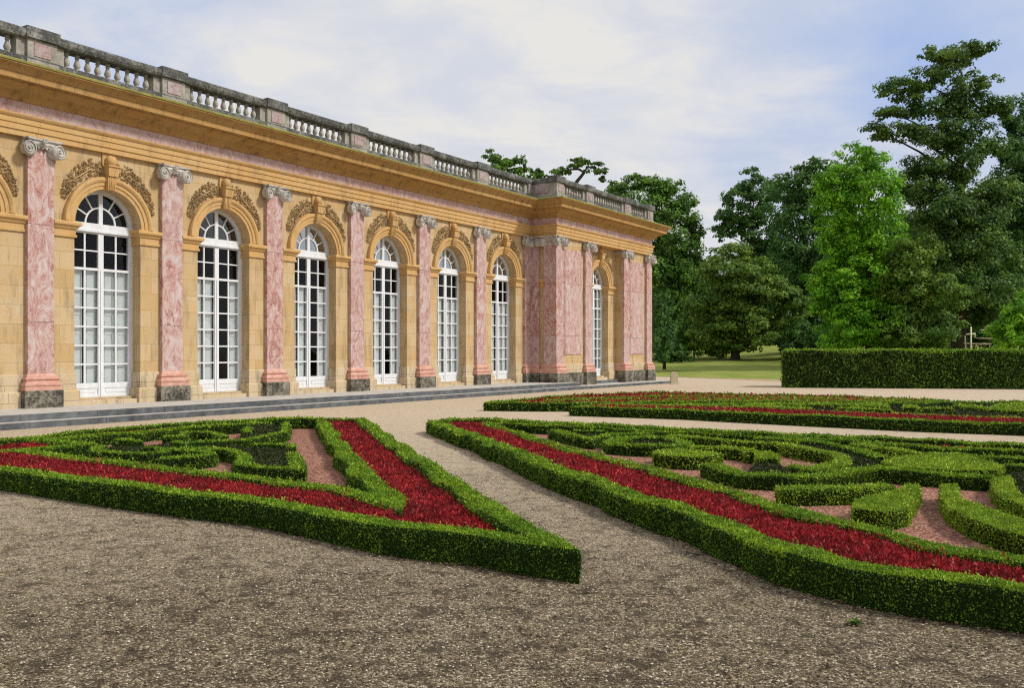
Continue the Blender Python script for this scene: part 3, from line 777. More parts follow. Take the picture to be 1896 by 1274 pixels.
def line_hedge(P, width=.32, height=HT, closed=False, curve=True, mats=('core', 'box'), name='box_hedge', label=None, cat='hedge', group=None, cov=2.0, z0=0.0, kind=None, lmin=.018, k=.0026, mit=.30, **kw):
    yy = np.mean([p[1] for p in P]); C = smooth_line(P, closed, .12 if yy < 12 else .25, curve); n = len(C)
    # section: from left foot over the top to right foot
    sec = [(-1, 0), (-1.02, .45), (-1, .85), (-.86, 1.0), (-.3, 1.02), (.3, 1.02), (.86, 1.0), (1, .85), (1.02, .45), (1, 0)]
    V = []
    for i in range(n):
        pa = C[(i-1) % n] if (closed or i > 0) else C[i]; pb = C[(i+1) % n] if (closed or i < n-1) else C[i]
        t1 = C[i] - pa; t2 = pb - C[i]
        l1, l2 = np.linalg.norm(t1), np.linalg.norm(t2)
        t1 = t1 / l1 if l1 > 1e-6 else t2 / l2; t2 = t2 / l2 if l2 > 1e-6 else t1
        n1, n2 = np.array([t1[1], -t1[0]]), np.array([t2[1], -t2[0]])
        m = (n1 + n2) / max(1 + n1.dot(n2), mit)
        w_ = max(.06, width * .78 / 2 - .0008 * max(C[i][1], 3)) * (1 + .05 * math.sin(i * .9) + .04 * math.sin(i * .37 + 1))
        h_ = (height - .001 * max(C[i][1], 3)) * (1 + .035 * math.sin(i * .31) + .035 * math.sin(i * .83) + rnd.uniform(-.02, .02))
        for a, b in sec: V.append((C[i][0] + m[0]*a*w_, C[i][1] + m[1]*a*w_, z0 + b*h_))
    V = np.array(V); V[:, 0] += wob(V[:, 1], V[:, 0], V[:, 2]); k_ = len(sec); Fq = []
    for i in range(n if closed else n - 1):
        for j in range(k_ - 1):
            a, b = i*k_+j, ((i+1) % n)*k_+j; Fq.append((a, a+1, b+1, b))
    T = [(q[0], q[1], q[2]) for q in Fq] + [(q[0], q[2], q[3]) for q in Fq]
    g = Geo(); g.add(V, np.array(Fq))
    if not closed:
        e0 = list(range(k_)); e1 = [(n-1)*k_ + j for j in range(k_)]
        g.F.append(('l', [e0[::-1], e1], 0, False))
        T += [(e0[0], e0[j+1], e0[j]) for j in range(1, k_-1)] + [(e1[0], e1[j], e1[j+1]) for j in range(1, k_-1)]
    T = np.array(T)
    # make sure normals look outward for the leaf scatter
    A, B, C_ = V[T[:, 0]], V[T[:, 1]], V[T[:, 2]]
    nr = np.cross(B-A, C_-A)
    topq = nr[:, 2].sum() < 0
    if topq: T = T[:, ::-1]
    sh = mats[1] == 'box'  # plain box hedges carry the painted light on top
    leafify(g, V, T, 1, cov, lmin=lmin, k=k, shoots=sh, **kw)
    o = g.build(name, list(mats) + (['box_top_lit'] if sh else [])); return tag(o, label, cat, group, kind)

def poly_hedge(P, height=HT, mats=('core', 'box_light'), name='box_hedge', label=None, cat='hedge', group=None, cov=2.0, z0=0.0, kind=None, curve=False, sides=True, lmin=.018, k=.0026, **kw):
    ymean = np.mean([p[1] for p in P])
    C = smooth_line(P, True, .15 if ymean < 12 else .4, curve)
    if sum(C[i-1][0]*C[i][1] - C[i][0]*C[i-1][1] for i in range(len(C))) < 0: C = C[::-1]
    n = len(C); Vb = [(c[0], c[1], z0) for c in C]; Vt = [(c[0], c[1], z0 + height * (1 + .04*math.sin(i*.7))) for i, c in enumerate(C)]
    V = np.array(Vb + Vt, float)
    tt = tessellate_polygon([[Vector((c[0], c[1], 0)) for c in C]])
    T = []
    for a, b, c in tt:
        va, vb, vc = C[a], C[b], C[c]
        T.append((a+n, b+n, c+n) if (vb[0]-va[0])*(vc[1]-va[1]) - (vb[1]-va[1])*(vc[0]-va[0]) > 0 else (a+n, c+n, b+n))
    side = [(i, (i+1) % n, (i+1) % n + n) for i in range(n)] + [(i, (i+1) % n + n, i+n) for i in range(n)]
    g = Geo(); g.add(V, np.array(T + (side if height > .02 else [])))
    TT = np.array(T + (side if sides else []))
    # split big triangles so that the density follows the distance
    for _ in range(7):
        A, B, C2 = V[TT[:, 0]], V[TT[:, 1]], V[TT[:, 2]]
        e = np.stack([np.linalg.norm(B-A, axis=1), np.linalg.norm(C2-B, axis=1), np.linalg.norm(A-C2, axis=1)], 1)
        big = e.max(1) > 1.2
        if not big.any(): break
        new = []; Vn = []; base = len(V)
        for t, ee in zip(TT[big], e[big]):
            m = int(ee.argmax()); a, b, c = t[m], t[(m+1) % 3], t[(m+2) % 3]
            Vn.append((V[a] + V[b]) / 2); k2 = base + len(Vn) - 1; new += [(a, k2, c), (k2, b, c)]
        V = np.vstack([V, Vn]); TT = np.vstack([TT[~big], new])
    leafify(g, V, TT, 1, cov, lmin=lmin, k=k, **kw)
    o = g.build(name, list(mats)); return tag(o, label, cat, group, kind)

def sheet(P, name, mat, z, kind='structure'):
    C = [np.array(p) for p in P]; V = [(c[0], c[1], z) for c in C]
    tt = tessellate_polygon([[Vector((c[0], c[1], 0)) for c in C]]); T = []
    for a, b, c in tt:
        va, vb, vc = C[a], C[b], C[c]
        T.append((a, b, c) if (vb[0]-va[0])*(vc[1]-va[1]) - (vb[1]-va[1])*(vc[0]-va[0]) > 0 else (a, c, b))
    g = Geo(); g.add(V, T); return tag(g.build(name, mat), kind=kind)

HI, HS = .20, .18                                 # inner borders and scrolls are clipped lower
H = lambda pts: [gp(x, y, HT) for x, y in pts]
Hi = lambda pts: [gp(x, y, HI) for x, y in pts]
Hs = lambda pts: [gp(x, y, HS) for x, y in pts]
L0 = lambda pts, z: [gp(x, y, z) for x, y in pts]
def Z(ox, oy, s, pts): return [(ox + x / s, oy + y / s) for x, y in pts]     # readings off an enlarged detail

# ---- bed A (left triangle)
cornerA = (-9.42, 13.34)
frontA = H([(0, 866), (135, 884), (304, 906), (506, 928), (732, 970), (917, 990), (1034, 1010)])
rightA = H([(922, 950), (890, 928), (833, 888), (758, 840), (712, 808), (668, 776)])
backA = H([(557, 773), (405, 781), (202, 794), (0, 814)])
outA = [cornerA] + frontA + rightA + backA
G1 = 'clipped box hedges of the near left flower bed'
line_hedge(outA, .345, closed=True, label='clipped green box border running right round the near left flower bed', group=G1)
inA = Hi([(594, 776), (528, 776), (477, 782), (443, 785), (384, 788), (334, 791), (300, 795), (236, 801), (169, 805), (101, 812), (67, 815), (110, 818), (162, 822), (84, 828), (12, 834),
         (51, 835), (101, 842), (152, 848), (203, 853), (253, 860), (304, 867), (384, 876), (452, 885), (519, 893), (570, 898), (612, 902), (677, 917), (727, 934), (717, 911), (673, 877), (636, 832), (607, 795)])
line_hedge(inA, .345, height=HI, mit=.10, closed=True, curve=False, label='inner box border following the red flower strip in the left bed', group=G1)
sheet([gp(x, y) if False else (x, y) for x, y in inA], 'brick_gravel', 'brick_gravel', .008)
RED_Z = .10
def red_between(outer, inner, label, **kw):
    """red bedding between two closed borders, drawn as quads strips"""
    n = 60
def red_poly(P, label, z=.13, cov=1.5, **kw):
    return poly_hedge(P, height=z, mats=('red_core', 'red'), name='red_flowers', label=label, cat='flowers', kind='stuff', sides=False, up=.5, lift=1.0, wmul=.42, base_off=.02, cov=cov, lmin=.034, k=.0034, **kw)
# front and right strips, as polygons whose edges run under the two borders
fo = frontA; fi = [inA[i] for i in range(14, 28)]
red_poly([cornerA] + fo + [gp(1034, 1010, HT)] + [rightA[0]] + [gp(750, 925, HT)] + list(reversed(fi)) + [gp(-30, 834, HI)], 'red-leaved flowers filling the front strip of the near left bed')
red_poly([gp(917, 960, HT)] + rightA + [gp(600, 773, HT), inA[31], inA[30], inA[29], inA[28], gp(735, 936, HT)], 'deep red flowers in the broad right-hand strip of the left bed')
red_poly([cornerA, gp(0, 834, HT), gp(12, 834, HT), gp(75, 829, HI), gp(96, 822, HI), inA[10]] + inA[9:0:-1] + [inA[0], gp(600, 773, HT), gp(668, 776, HT)] + backA, 'red flowers in the narrow back strip of the left bed beside the steps', z=.12)
a5 = lambda pts: Hs(Z(0, 750, 5.925, pts)); a6 = lambda pts: Hs(Z(300, 750, 5.925, pts))
S_A = [
 (a5([(1130,445),(1030,480),(1060,510),(1200,520),(1400,530),(1600,525),(1800,510),(1820,480),(1700,468),(1550,470)]), .26, 'curled low box hedge nearest the left point of the left bed'),
 (Hs([(295,848),(325,847),(359,846),(384,843),(389,839.5),(376,835),(342,833),(317,831),(302,834)]), .28, 'hairpin-shaped box hedge in the middle of the left bed'),
 (a6([(200,470),(500,475),(750,495),(900,540),(880,600),(850,640),(900,660),(1100,680),(1300,690),(1480,690),(1480,600),(1420,520)]), .30, 'long scroll of box hedge ending in a square tub shape beside the pink gravel'),
 (a6([(1000,425),(1400,432),(1425,460)]), .22, 'short straight box hedge closing the back of the square dark patch'),
 (a6([(1340,195),(1372,240),(1300,300),(1100,345),(900,375),(650,385)]), .26, 'crescent box hedge round the rear dark patch of the left bed'),
 (a6([(950,240),(910,275),(960,292)]), .2, 'tiny hooked box hedge at the left of the rear dark patch'),
 (a6([(0,345),(200,340),(250,300),(450,290),(600,310),(680,345)]), .26, 'low arched box hedge left of the crescent near the terrace steps'),
 (a5([(1260,380),(1350,372),(1550,400)]), .22, 'short box hedge piece behind the curled hedge at the left point'),
 (a6([(130,400),(250,420),(400,400),(600,385)]), .22, 'thin wavy box hedge between the arched hedge and the hairpin hedge'),
]
for pts, w_, lb in S_A: line_hedge(pts, w_ * .85, height=HS, label=lb, group=G1)
def dark(P, label, z=.11): return poly_hedge(P, height=z, mats=('core', 'box_dark'), name='dark_groundcover', label=label, cat='ground cover', kind='stuff', sides=False, cov=1.8)
dark(a6([(930,450),(1410,450),(1410,670),(1150,690),(930,640),(880,560)]), 'square patch of dark ground cover in the left bed', .12)
dark(a6([(960,205),(1320,205),(1320,290),(1050,345),(780,375),(960,290)]), 'dark ground cover inside the crescent hedge of the left bed', .12)
dark(a6([(0,370),(300,400),(650,375),(960,420),(960,500),(820,510),(500,470),(0,470)]), 'dark ground cover between the scrolls of the left bed', .09)
dark(a5([(1120,450),(1250,395),(1560,405),(1890,370),(1890,470),(1820,500),(1400,525),(1150,500)]), 'dark ground cover by the left point of the left bed', .09)

# ---- bed B (right)
b1 = lambda pts: Hs(Z(1000, 770, 4.213, pts)); b2 = lambda pts: Hs(Z(1400, 770, 3.823, pts))
frontB = H([(806, 781), (868, 803), (957, 836), (1031, 867), (1105, 891), (1149, 907), (1250, 940), (1318, 963), (1386, 987), (1454, 1011), (1522, 1031), (1591, 1047), (1693, 1063), (1795, 1077), (1896, 1091), (2050, 1112), (2250, 1140)])
backB = H([(2400, 838), (2100, 828), (1896, 822), (1792, 818), (1661, 812), (1531, 806), (1400, 801), (1309, 796), (1190, 790), (1071, 784), (1000, 780.5), (900, 776.5), (840, 775)])
G2 = 'clipped box hedges of the near right flower bed'
line_hedge(frontB + [gp(2600, 1100, HT), gp(2500, 900, HT)] + backB, .37, closed=True, label='thick clipped box border round the near right flower bed', group=G2)
inBf = Hi([(898, 784), (957, 801), (1000, 815), (1071, 836), (1142, 853), (1214, 872), (1285, 891), (1356, 910), (1400, 926), (1478, 950), (1557, 966), (1661, 990), (1693, 1000), (1761, 1016), (1829, 1028), (1896, 1038), (2050, 1058), (2200, 1075)])
inBb = Hi([(2300, 842), (2100, 838), (1896, 833.5), (1792, 830), (1661, 822), (1560, 815), (1450, 808.5), (1309, 801.5), (1190, 796), (1095, 790), (1000, 785.5), (940, 782.5)])
line_hedge(inBf + [gp(2400, 1020, HT), gp(2350, 900, HT)] + inBb, .345, height=HI, closed=True, curve=False, label='inner box border along the red flower strip of the right bed', group=G2)
sheet(inBf + [gp(2400, 1020, HT), gp(2350, 900, HT)] + inBb, 'brick_gravel', 'brick_gravel', .008)
red_poly(frontB + list(reversed(inBf)), 'red-leaved flowers in the long front strip of the right bed')
red_poly([frontB[0], inBf[0]] + list(reversed(inBb)) + backB, 'thin line of red flowers along the back of the right bed', z=.12)
S_B = [
 (b1([(110,108),(200,135),(350,172),(400,178),(520,150),(590,138),(860,130)]), .28, 'V-shaped box hedge nearest the left point of the right bed'),
 (b1([(270,112),(400,118),(520,122)]), .2, 'tiny straight box hedge closing the V-shaped hedge'),
 (b1([(1000,150),(1200,165),(1400,185),(1700,208),(1896,215)]) + b2([(250,215),(430,245),(590,270),(620,310),(550,345),(400,372),(250,350)]), .30, 'long box hedge curling like a crook round the pink gravel'),
 (b1([(1160,235),(1400,245),(1640,265),(1680,285)]), .3, 'short box hedge running right from the oval ring hedge'),
 (b1([(1330,375),(1400,400),(1540,440),(1600,455),(1780,462)]) + b2([(200,425),(350,420),(550,405),(700,378),(850,362),(1000,382),(1300,402),(1680,430)]), .32, 'long wavy box hedge below the crook-shaped hedge'),
 (b2([(0,155),(350,175),(500,190),(700,235),(900,290)]), .26, 'sloping box hedge behind the crook-shaped hedge'),
 (b2([(700,193),(900,225),(1050,250),(1140,265)]), .3, 'short box hedge above the large flat-topped hedge'),
 (b2([(1200,265),(1400,270),(1560,290),(1896,300),(2200,310)]), .28, 'straight box hedge behind the right end of the flat-topped hedge'),
 (b2([(1760,345),(1896,350),(2200,356)]), .28, 'second straight box hedge at the right edge, below its neighbour'),
 (b2([(170,512),(400,512),(700,505),(930,490)]), .36, 'straight stub of box hedge between the wavy hedge and the inner border'),
]
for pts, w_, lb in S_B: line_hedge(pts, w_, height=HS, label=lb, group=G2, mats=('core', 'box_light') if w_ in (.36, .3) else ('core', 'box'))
ringB = b1([(570,195),(650,170),(850,163),(1000,168),(1120,200),(1150,222),(1000,232),(750,228),(590,215)])
line_hedge(ringB, .36, height=HS, closed=True, label='oval ring of box hedge round a dark centre', group=G2)
P_B = [
 (b1([(885,280),(960,266),(1080,262),(1200,272),(1425,300),(1330,325),(1180,330),(1000,318),(890,300)]), 'solid leaf-shaped box hedge below the oval ring'),
 (b2([(0,265),(100,260),(165,290),(150,312),(0,305)]), 'small solid box hedge left of the pink gravel pocket'),
 (b2([(890,325),(1000,292),(1300,275),(1500,290),(1760,365),(1700,395),(1400,392),(1000,366)]), 'large flat-topped pale green box hedge in the right bed'),
 (b2([(690,605),(850,562),(1010,532),(1050,492),(1155,487),(1155,525),(1110,585),(1070,660),(900,690),(690,665)]), 'boot-shaped solid box hedge in the open pink gravel'),
 (b2([(1310,490),(1425,490),(1435,590),(1600,640),(1896,735),(2150,800),(2150,900),(1896,850),(1700,800),(1500,730),(1370,650),(1312,570)]), 'long solid box hedge curving off the right edge, lowest of its neighbours'),
 (b2([(1670,445),(1800,425),(1825,520),(1900,570),(2100,640),(2100,720),(1896,655),(1740,575),(1680,510)]), 'solid box hedge at the right edge above the long curving one'),
]
for pts, lb in P_B: poly_hedge(pts, height=HS, label=lb, group=G2, lift=.5)
dark(b1([(620,175),(850,168),(1000,175),(1100,205),(980,228),(700,222)]), 'dark ground cover inside the oval ring hedge', .11)
dark(b1([(270,115),(520,120),(400,160),(330,155)]), 'dark ground cover inside the V-shaped hedge', .11)
dark(b2([(0,160),(350,180),(600,215),(800,285),(890,330),(850,360),(700,372),(550,400),(350,415),(0,410),(-60,360),(0,310),(160,315),(290,385),(450,385),(630,340),(650,290),(500,235),(200,205),(0,190)]), 'dark ground cover between the crook hedge and the wavy hedge', .11)
dark(b2([(1110,235),(1400,240),(2200,260),(2200,300),(1560,280),(1250,262)]), 'dark ground cover behind the flat-topped hedge', .11)
dark(b2([(1770,365),(2200,370),(2200,650),(1900,560),(1830,510),(1800,425)]), 'dark ground cover at the right edge of the right bed', .11)
dark(b1([(900,142),(1896,175),(2500,240),(1896,205),(1400,180),(1000,152)]), 'dark ground cover along the back border of the right bed', .09)

# ---- far beds
G3 = 'clipped box hedges of the far flower beds'
c3 = lambda pts: H(Z(880, 700, 3.792, pts)); c4 = lambda pts: H(Z(1380, 700, 3.674, pts))
fC1 = H([(906, 745), (1000, 746), (1066, 746), (1200, 743), (1400, 742), (1600, 743), (1745, 743)])
bC1 = H([(1752, 741), (1611, 735), (1500, 732), (1380, 729.5), (1249, 726.5), (1220, 726), (1091, 730), (999, 737), (915, 744)])
line_hedge(fC1 + bC1, .34, closed=True, curve=False, label='clipped box border round the farthest bed, by the end of the palace', group=G3)
poly_hedge(fC1 + bC1, height=.15, mats=('red_core', 'red'), name='red_flowers', label='red flowers in the farthest bed by the palace', cat='flowers', kind='stuff', sides=False, up=.5, lift=1.0, wmul=.5, cov=1.4, lmin=.05, k=.0036)
for pts, lb in ((H([(1025, 739.5), (1240, 730.5), (1400, 732), (1500, 735), (1690, 740)]), 'back row of low hedge inside the farthest bed'),
                (H([(1010, 741), (1100, 738.5), (1300, 737), (1500, 738), (1690, 741.3)]), 'middle row of low hedge inside the farthest bed'),
                (H([(1130, 736), (1240, 733.5), (1420, 734.5), (1560, 737.5)]), 'short inner row of low hedge in the farthest bed')):
    line_hedge(pts, .68, height=.215, label=lb, group=G3, mats=('core', 'box'), curve=False)
fC2 = H([(1068, 753), (1144, 755), (1275, 759), (1380, 764), (1543, 771), (1706, 778), (1896, 784), (2300, 796)])
bC2 = H([(2300, 739), (1896, 743), (1755, 745), (1550, 746.5), (1300, 747.5), (1100, 750.5)])
line_hedge(fC2 + bC2, .34, closed=True, curve=False, label='clipped box border round the far bed in front of the tall hedge', group=G3)
i2 = H([(1120, 751.2), (1250, 753), (1380, 757), (1516, 761), (1652, 767.5), (1896, 775), (2300, 785)])
line_hedge(i2, .30, curve=False, label='inner box border behind the red strip of the far bed', group=G3)
red_poly(fC2 + list(reversed(i2)), 'red flowers in the long strip of the far bed', z=.19)
dark(i2 + bC2, 'dark ground cover filling the far bed', .12)
for pts, wd, lb in ((c4([(0,180),(400,176),(750,180)]), .5, 'straight low hedge at the left of the far bed'), (c4([(640,203),(1000,214)]), .35, 'short low hedge below the flat hedge of the far bed'),
                (c4([(200,200),(300,205),(420,212)]), .35, 'tiny low hedge near the red strip of the far bed'),
                (c4([(1180,204),(1410,208)]), .3, 'short low hedge in the middle right of the far bed'), (c4([(1450,182),(1600,200),(1896,225),(2200,240)]), .45, 'sloping low hedge at the right of the far bed'),
                (c4([(1000,238),(1400,262),(1896,272)]), .3, 'long low hedge near the inner border of the far bed'),
                (H([(1110, 749.8), (1300, 750), (1400, 752), (1500, 756)]), .5, 'low hedge just inside the left point of the far bed')):
    line_hedge(pts, wd, label=lb, group=G3, curve=False, mats=('core', 'box_light'))
for pts, lb in ((c4([(740,178),(970,182),(970,200),(740,196)]), 'flat low hedge in the middle of the far bed'), (c4([(1070,188),(1180,195),(1160,208),(1080,205)]), 'small flat low hedge right of the middle of the far bed'),
                (c4([(1690,188),(1870,172),(2100,180),(2100,220),(1700,205)]), 'broad pale low hedge at the right edge of the far bed')):
    poly_hedge(pts, label=lb, group=G3)
# tall clipped hedge
tl = gp(1450, 718); tr_ = gp(1896, 721)
dx, dy = tr_[0] - tl[0], tr_[1] - tl[1]
P4 = [tl, (tl[0] + dx * 2.2, tl[1] + dy * 2.2), (tl[0] + dx * 2.2, tl[1] + dy * 2.2 + 2.2), (tl[0] + .78, tl[1] + 2.3)]
poly_hedge(P4, height=1.66, mats=('core', 'tall_hedge', 'box_top_lit'), shoots=True, name='tall_hedge', label='tall square-clipped dark hedge standing before the trees on the right', cat='hedge', cov=2.4, k=.0026, side=1.0)  # top leaves brightened by colour, a painted lit edge

# ------------------------------------------------------------------ bollard
g = Geo(); bx, by = gp(1248, 711)
pr = []
hw_ = .17
pts = [(-hw_, 0), (hw_, 0), (hw_, .50)] + [(hw_ * math.cos(t), .50 + .13 * math.sin(t)) for t in np.linspace(0.3, math.pi - .3, 9)] + [(-hw_, .50)]
g.prism_y(pts, -.15, .15); g.box(-.21, .21, -.19, .19, -.05, .05)
tag(g.build('bollard', 'bollard', None, (bx, by, 0)), 'small round-topped pale stone bollard at the far corner of the palace steps', 'bollard')
# small weed on the gravel in front
def weed(px, py, label, s_=1.0):
    x, y = gp(px, py); g = Geo(); n = 60
    an = rng.uniform(0, 2*np.pi, n); r = rng.uniform(0, .05, n) * s_
    P = np.stack([r*np.cos(an), r*np.sin(an), rng.uniform(.008, .03, n) * s_], 1)
    D = np.stack([np.cos(an), np.sin(an), rng.uniform(.1, .7, n)], 1)
    v, f = leaf_arrays(P, D, np.tile([[0, 0, 1.0]], (n, 1)), np.full(n, .035 * s_), np.full(n, .018 * s_)); g.add(v, f)
    tag(g.build('weed', 'box', None, (x, y, 0)), label, 'weed')
weed(1583, 1158, 'small green weed alone on the gravel before the right bed')

# ------------------------------------------------------------------ litter and loose stones
def in_poly(x, y, poly):
    c = np.zeros(len(x), bool); n = len(poly); j = n - 1
    for i in range(n):
        xi, yi = poly[i]; xj, yj = poly[j]
        m = ((yi > y) != (yj > y)) & (x < (xj - xi) * (y - yi) / (yj - yi + 1e-12) + xi); c ^= m; j = i
    return c
N = 30000
yy = 3.2 + 17 * rng.random(N) ** 1.3; xx = rng.uniform(-1, 1, N) * (yy * .75 + 1.2)
nz = np.sin(xx * 2.3 + yy * 1.1) + np.sin(yy * 3.7 - xx * 1.9) + np.sin(xx * 7.3) * np.sin(yy * 6.1) + rng.normal(size=N) * .9
m = (nz > .5) & ~in_poly(xx, yy, outA) & ~in_poly(xx, yy, frontB + backB) & (yy < 19)
xx, yy = xx[m], yy[m]; n = len(xx)
P = np.stack([xx, yy, rng.uniform(.006, .014, n)], 1); an = rng.uniform(0, 6.28, n)
D = np.stack([np.cos(an), np.sin(an), rng.uniform(-.15, .15, n)], 1)
Q = np.stack([rng.normal(size=n) * .2, rng.normal(size=n) * .2, np.ones(n)], 1)
Lf = rng.uniform(.012, .038, n); v, f = leaf_arrays(P, D, Q, Lf, Lf * .6); g = Geo(); g.add(v, f)
tag(g.build('fallen_leaves', 'litter'), 'scattered small brown leaf litter lying over the near gravel', 'leaf litter', kind='stuff')
LX, LY = [], []
for A_ in (outA, frontB):
    for i in range(len(A_) - 1):
        a, b = np.array(A_[i]), np.array(A_[i + 1]); Ls = np.linalg.norm(b - a); k_ = int(Ls * 260 / max(1, a[1] / 7))
        t = rng.random(k_)[:, None]; n_ = np.array([b[1] - a[1], a[0] - b[0]]) / (Ls + 1e-9)
        o_ = (.12 + np.abs(rng.normal(size=(k_, 1))) * .09) * np.sign(rng.random((k_, 1)) - .5)
        q = a + (b - a) * t + n_ * o_; LX.append(q[:, 0]); LY.append(q[:, 1])
xx, yy = np.concatenate(LX), np.concatenate(LY); n = len(xx)
P = np.stack([xx, yy, rng.uniform(.006, .02, n)], 1); an = rng.uniform(0, 6.28, n)
D = np.stack([np.cos(an), np.sin(an), rng.uniform(-.2, .2, n)], 1)
Q = np.stack([rng.normal(size=n) * .3, rng.normal(size=n) * .3, np.ones(n)], 1)
Lf = rng.uniform(.012, .04, n); v, f = leaf_arrays(P, D, Q, Lf, Lf * .6); g = Geo(); g.add(v, f)
tag(g.build('hedge_clippings', 'litter'), 'brown clippings and leaf litter gathered along the feet of the box borders', 'leaf litter', kind='stuff')
N = 42000
yy = 3.4 + 9 * rng.random(N) ** 1.2; xx = rng.uniform(-1, 1, N) * (yy * .7 + .6)
m = ~in_poly(xx, yy, outA) & ~in_poly(xx, yy, frontB + backB); xx, yy = xx[m], yy[m]; n = len(xx)
sz = rng.uniform(.004, .010, n)[:, None]
c0 = np.stack([xx, yy, sz[:, 0] * .5], 1)
offs = np.array([(1, 0, 0), (0, 1, 0), (-1, 0, 0), (0, -1, 0), (0, 0, .8), (0, 0, -.6)], float)
V = c0[:, None, :] + offs[None] * sz[:, None, :] * rng.uniform(.6, 1.3, (n, 6, 1))
idx = np.array([(0, 1, 4), (1, 2, 4), (2, 3, 4), (3, 0, 4)]); Fp = (idx[None] + (np.arange(n) * 6)[:, None, None]).reshape(-1, 3)
g = Geo(); g.add(V.reshape(-1, 3), Fp)
tag(g.build('gravel_stones', 'pebble'), 'loose pale and grey stones over the near gravel', 'gravel', kind='stuff')

# ------------------------------------------------------------------ trees
def crown_leaves(g, blobs, d, mat, cov=4.2, k=.0030, flat=.75, clump=.33, seed=0, depth=1.0, ybias=0):
    r = np.random.default_rng(seed + 5)
    s = d / F
    for (bx, by, rx, ry) in blobs:
        rx, ry = rx * 1.1, ry * 1.12; C = np.array(at(bx, by, d)); C[1] += r.uniform(-1, 1) * rx * s * .35
        rad = np.array([rx, rx * depth, ry]) * s
        leaf = k * d; n = int(cov * math.pi * rx * ry * s * s / (.5 * .6 * leaf * leaf))
        nc = max(6, int(8 + 44 * (rx * ry) / 3600))
        dirs = r.normal(size=(nc, 3)); dirs /= np.linalg.norm(dirs, axis=1, keepdims=True)
        cc = dirs * (r.random((nc, 1)) ** .4) * .92
        cr = clump * r.uniform(.55, 1.35, nc) * (26 / nc) ** .25
        w_ = cr ** 2; pick = r.choice(nc, n, p=w_ / w_.sum())
        q = r.normal(size=(n, 3)); q /= np.linalg.norm(q, axis=1, keepdims=True); q *= (r.random((n, 1)) ** .45)
        q[:, 2] *= flat
        local = cc[pick] + q * cr[pick][:, None]
        # foliage sags away from the middle of each bough
        local[:, 2] -= .18 * (q[:, 0] ** 2 + q[:, 1] ** 2) * cr[pick]
        P = C + local * rad
        Nn = q + local * .6 + np.array([0, 0, .7]) + r.normal(size=(n, 3)) * .45
        D = np.cross(Nn, r.normal(size=(n, 3)))
        L = leaf * r.uniform(.5, 1.6, n)
        P[:, 2] = np.maximum(P[:, 2], .15)
        v, f = leaf_arrays(P, D, Nn, L, L * .62); g.add(v, f, 0)

def tree(name, label, base, d, blobs, mat, top=None, tr_r=.35, seed=0, group='trees of the park behind the garden', limbs=True, **kw):
    """base: pixel of the foot of the trunk (its ground height comes with it), d: distance"""
    bx, by_, bz = at(base[0], base[1], d)
    root = empty(name, (bx, by_, bz)); tag(root, label, 'shrub' if 'shrub' in name else 'tree', group)
    g = Geo(); crown_leaves(g, blobs, d, mat, seed=seed, **kw)
    for v in g.V: v -= np.array([bx, by_, bz], np.float32)
    g.build('crown', mat, root)
    g = Geo(); r2 = random.Random(seed)
    tops = min(b[1] for b in blobs); hi = at(base[0], tops, d)[2] - bz
    tp = top or base[0]; xt = (tp - base[0]) * d / F
    n = 9; pts = [(xt * (q / (n-1)) + r2.uniform(-.1, .1) * (q > 0) * tr_r * 2, r2.uniform(-.1, .1), -.5 + (hi * .92 + .5) * q / (n-1)) for q in range(n)]
    g.tube(pts, [tr_r * (1.25 if q == 0 else 1) * (1 - .88 * q / (n-1)) for q in range(n)], 9)
    if limbs:
        for b in blobs:
            c = np.array(at(b[0], b[1], d)) - np.array([bx, by_, bz]); zz = max(.5, c[2] - abs(c[0] - xt) * .6)
            f_ = min(max(zz / hi, .05), .9); p0 = np.array([xt * f_, 0, zz]); mid = (p0 + c) / 2 + np.array([0, 0, .25])
            g.tube([p0, mid, c], [tr_r * .38 * (1.1 - f_), tr_r * .25 * (1.1 - f_), tr_r * .06], 6)
    g.build('trunk', 'bark', root)
    return root

tree('chestnut_tree', 'bright fresh-green leafy tree standing out among the dark trees', (1610, 668), 72,
     [(1592,300,52,40),(1560,345,50,40),(1605,360,60,50),(1550,400,45,38),(1620,430,60,55),(1560,455,45,40),(1590,500,65,50),(1540,515,50,38),(1520,510,28,26),(1570,560,60,42),(1540,560,40,30),(1610,600,75,48),(1560,615,55,32),(1640,520,50,60),(1655,600,40,40)], 't_bright', seed=1, tr_r=.4)
tree('conifer_tree', 'tallest dark conifer with ragged open top and spreading boughs', (1778, 668), 76,
     [(1805,85,32,16),(1770,100,45,20),(1725,100,26,13),(1760,135,42,26),(1665,165,38,20),(1700,150,35,20),(1720,195,50,24),(1650,205,34,14),(1770,185,42,32),(1820,160,34,18),(1838,195,40,20),(1862,200,26,15),(1625,240,30,12),(1670,245,40,18),(1720,250,50,28),(1790,245,55,32),(1775,300,50,40),(1830,270,40,20),(1735,310,55,35),(1700,345,50,35),(1790,375,60,45),(1840,360,45,40),(1740,395,60,45),(1800,430,70,45),(1720,445,60,40),(1760,480,75,45),(1830,485,55,45),(1800,540,75,42),(1850,545,45,40),(1830,590,40,26)], 't_pine', seed=2, tr_r=.62, flat=.95, cov=4.0, clump=.34)
tree('broadleaf_tree', 'olive-green spreading tree in front of the lower boughs of the tallest conifer', (1700, 668), 70,
     [(1690,470,45,40),(1670,520,50,40),(1730,540,50,40),(1690,580,60,40),(1650,610,40,34),(1730,610,45,32),(1700,630,50,25)], 't_olive', seed=3, tr_r=.35)
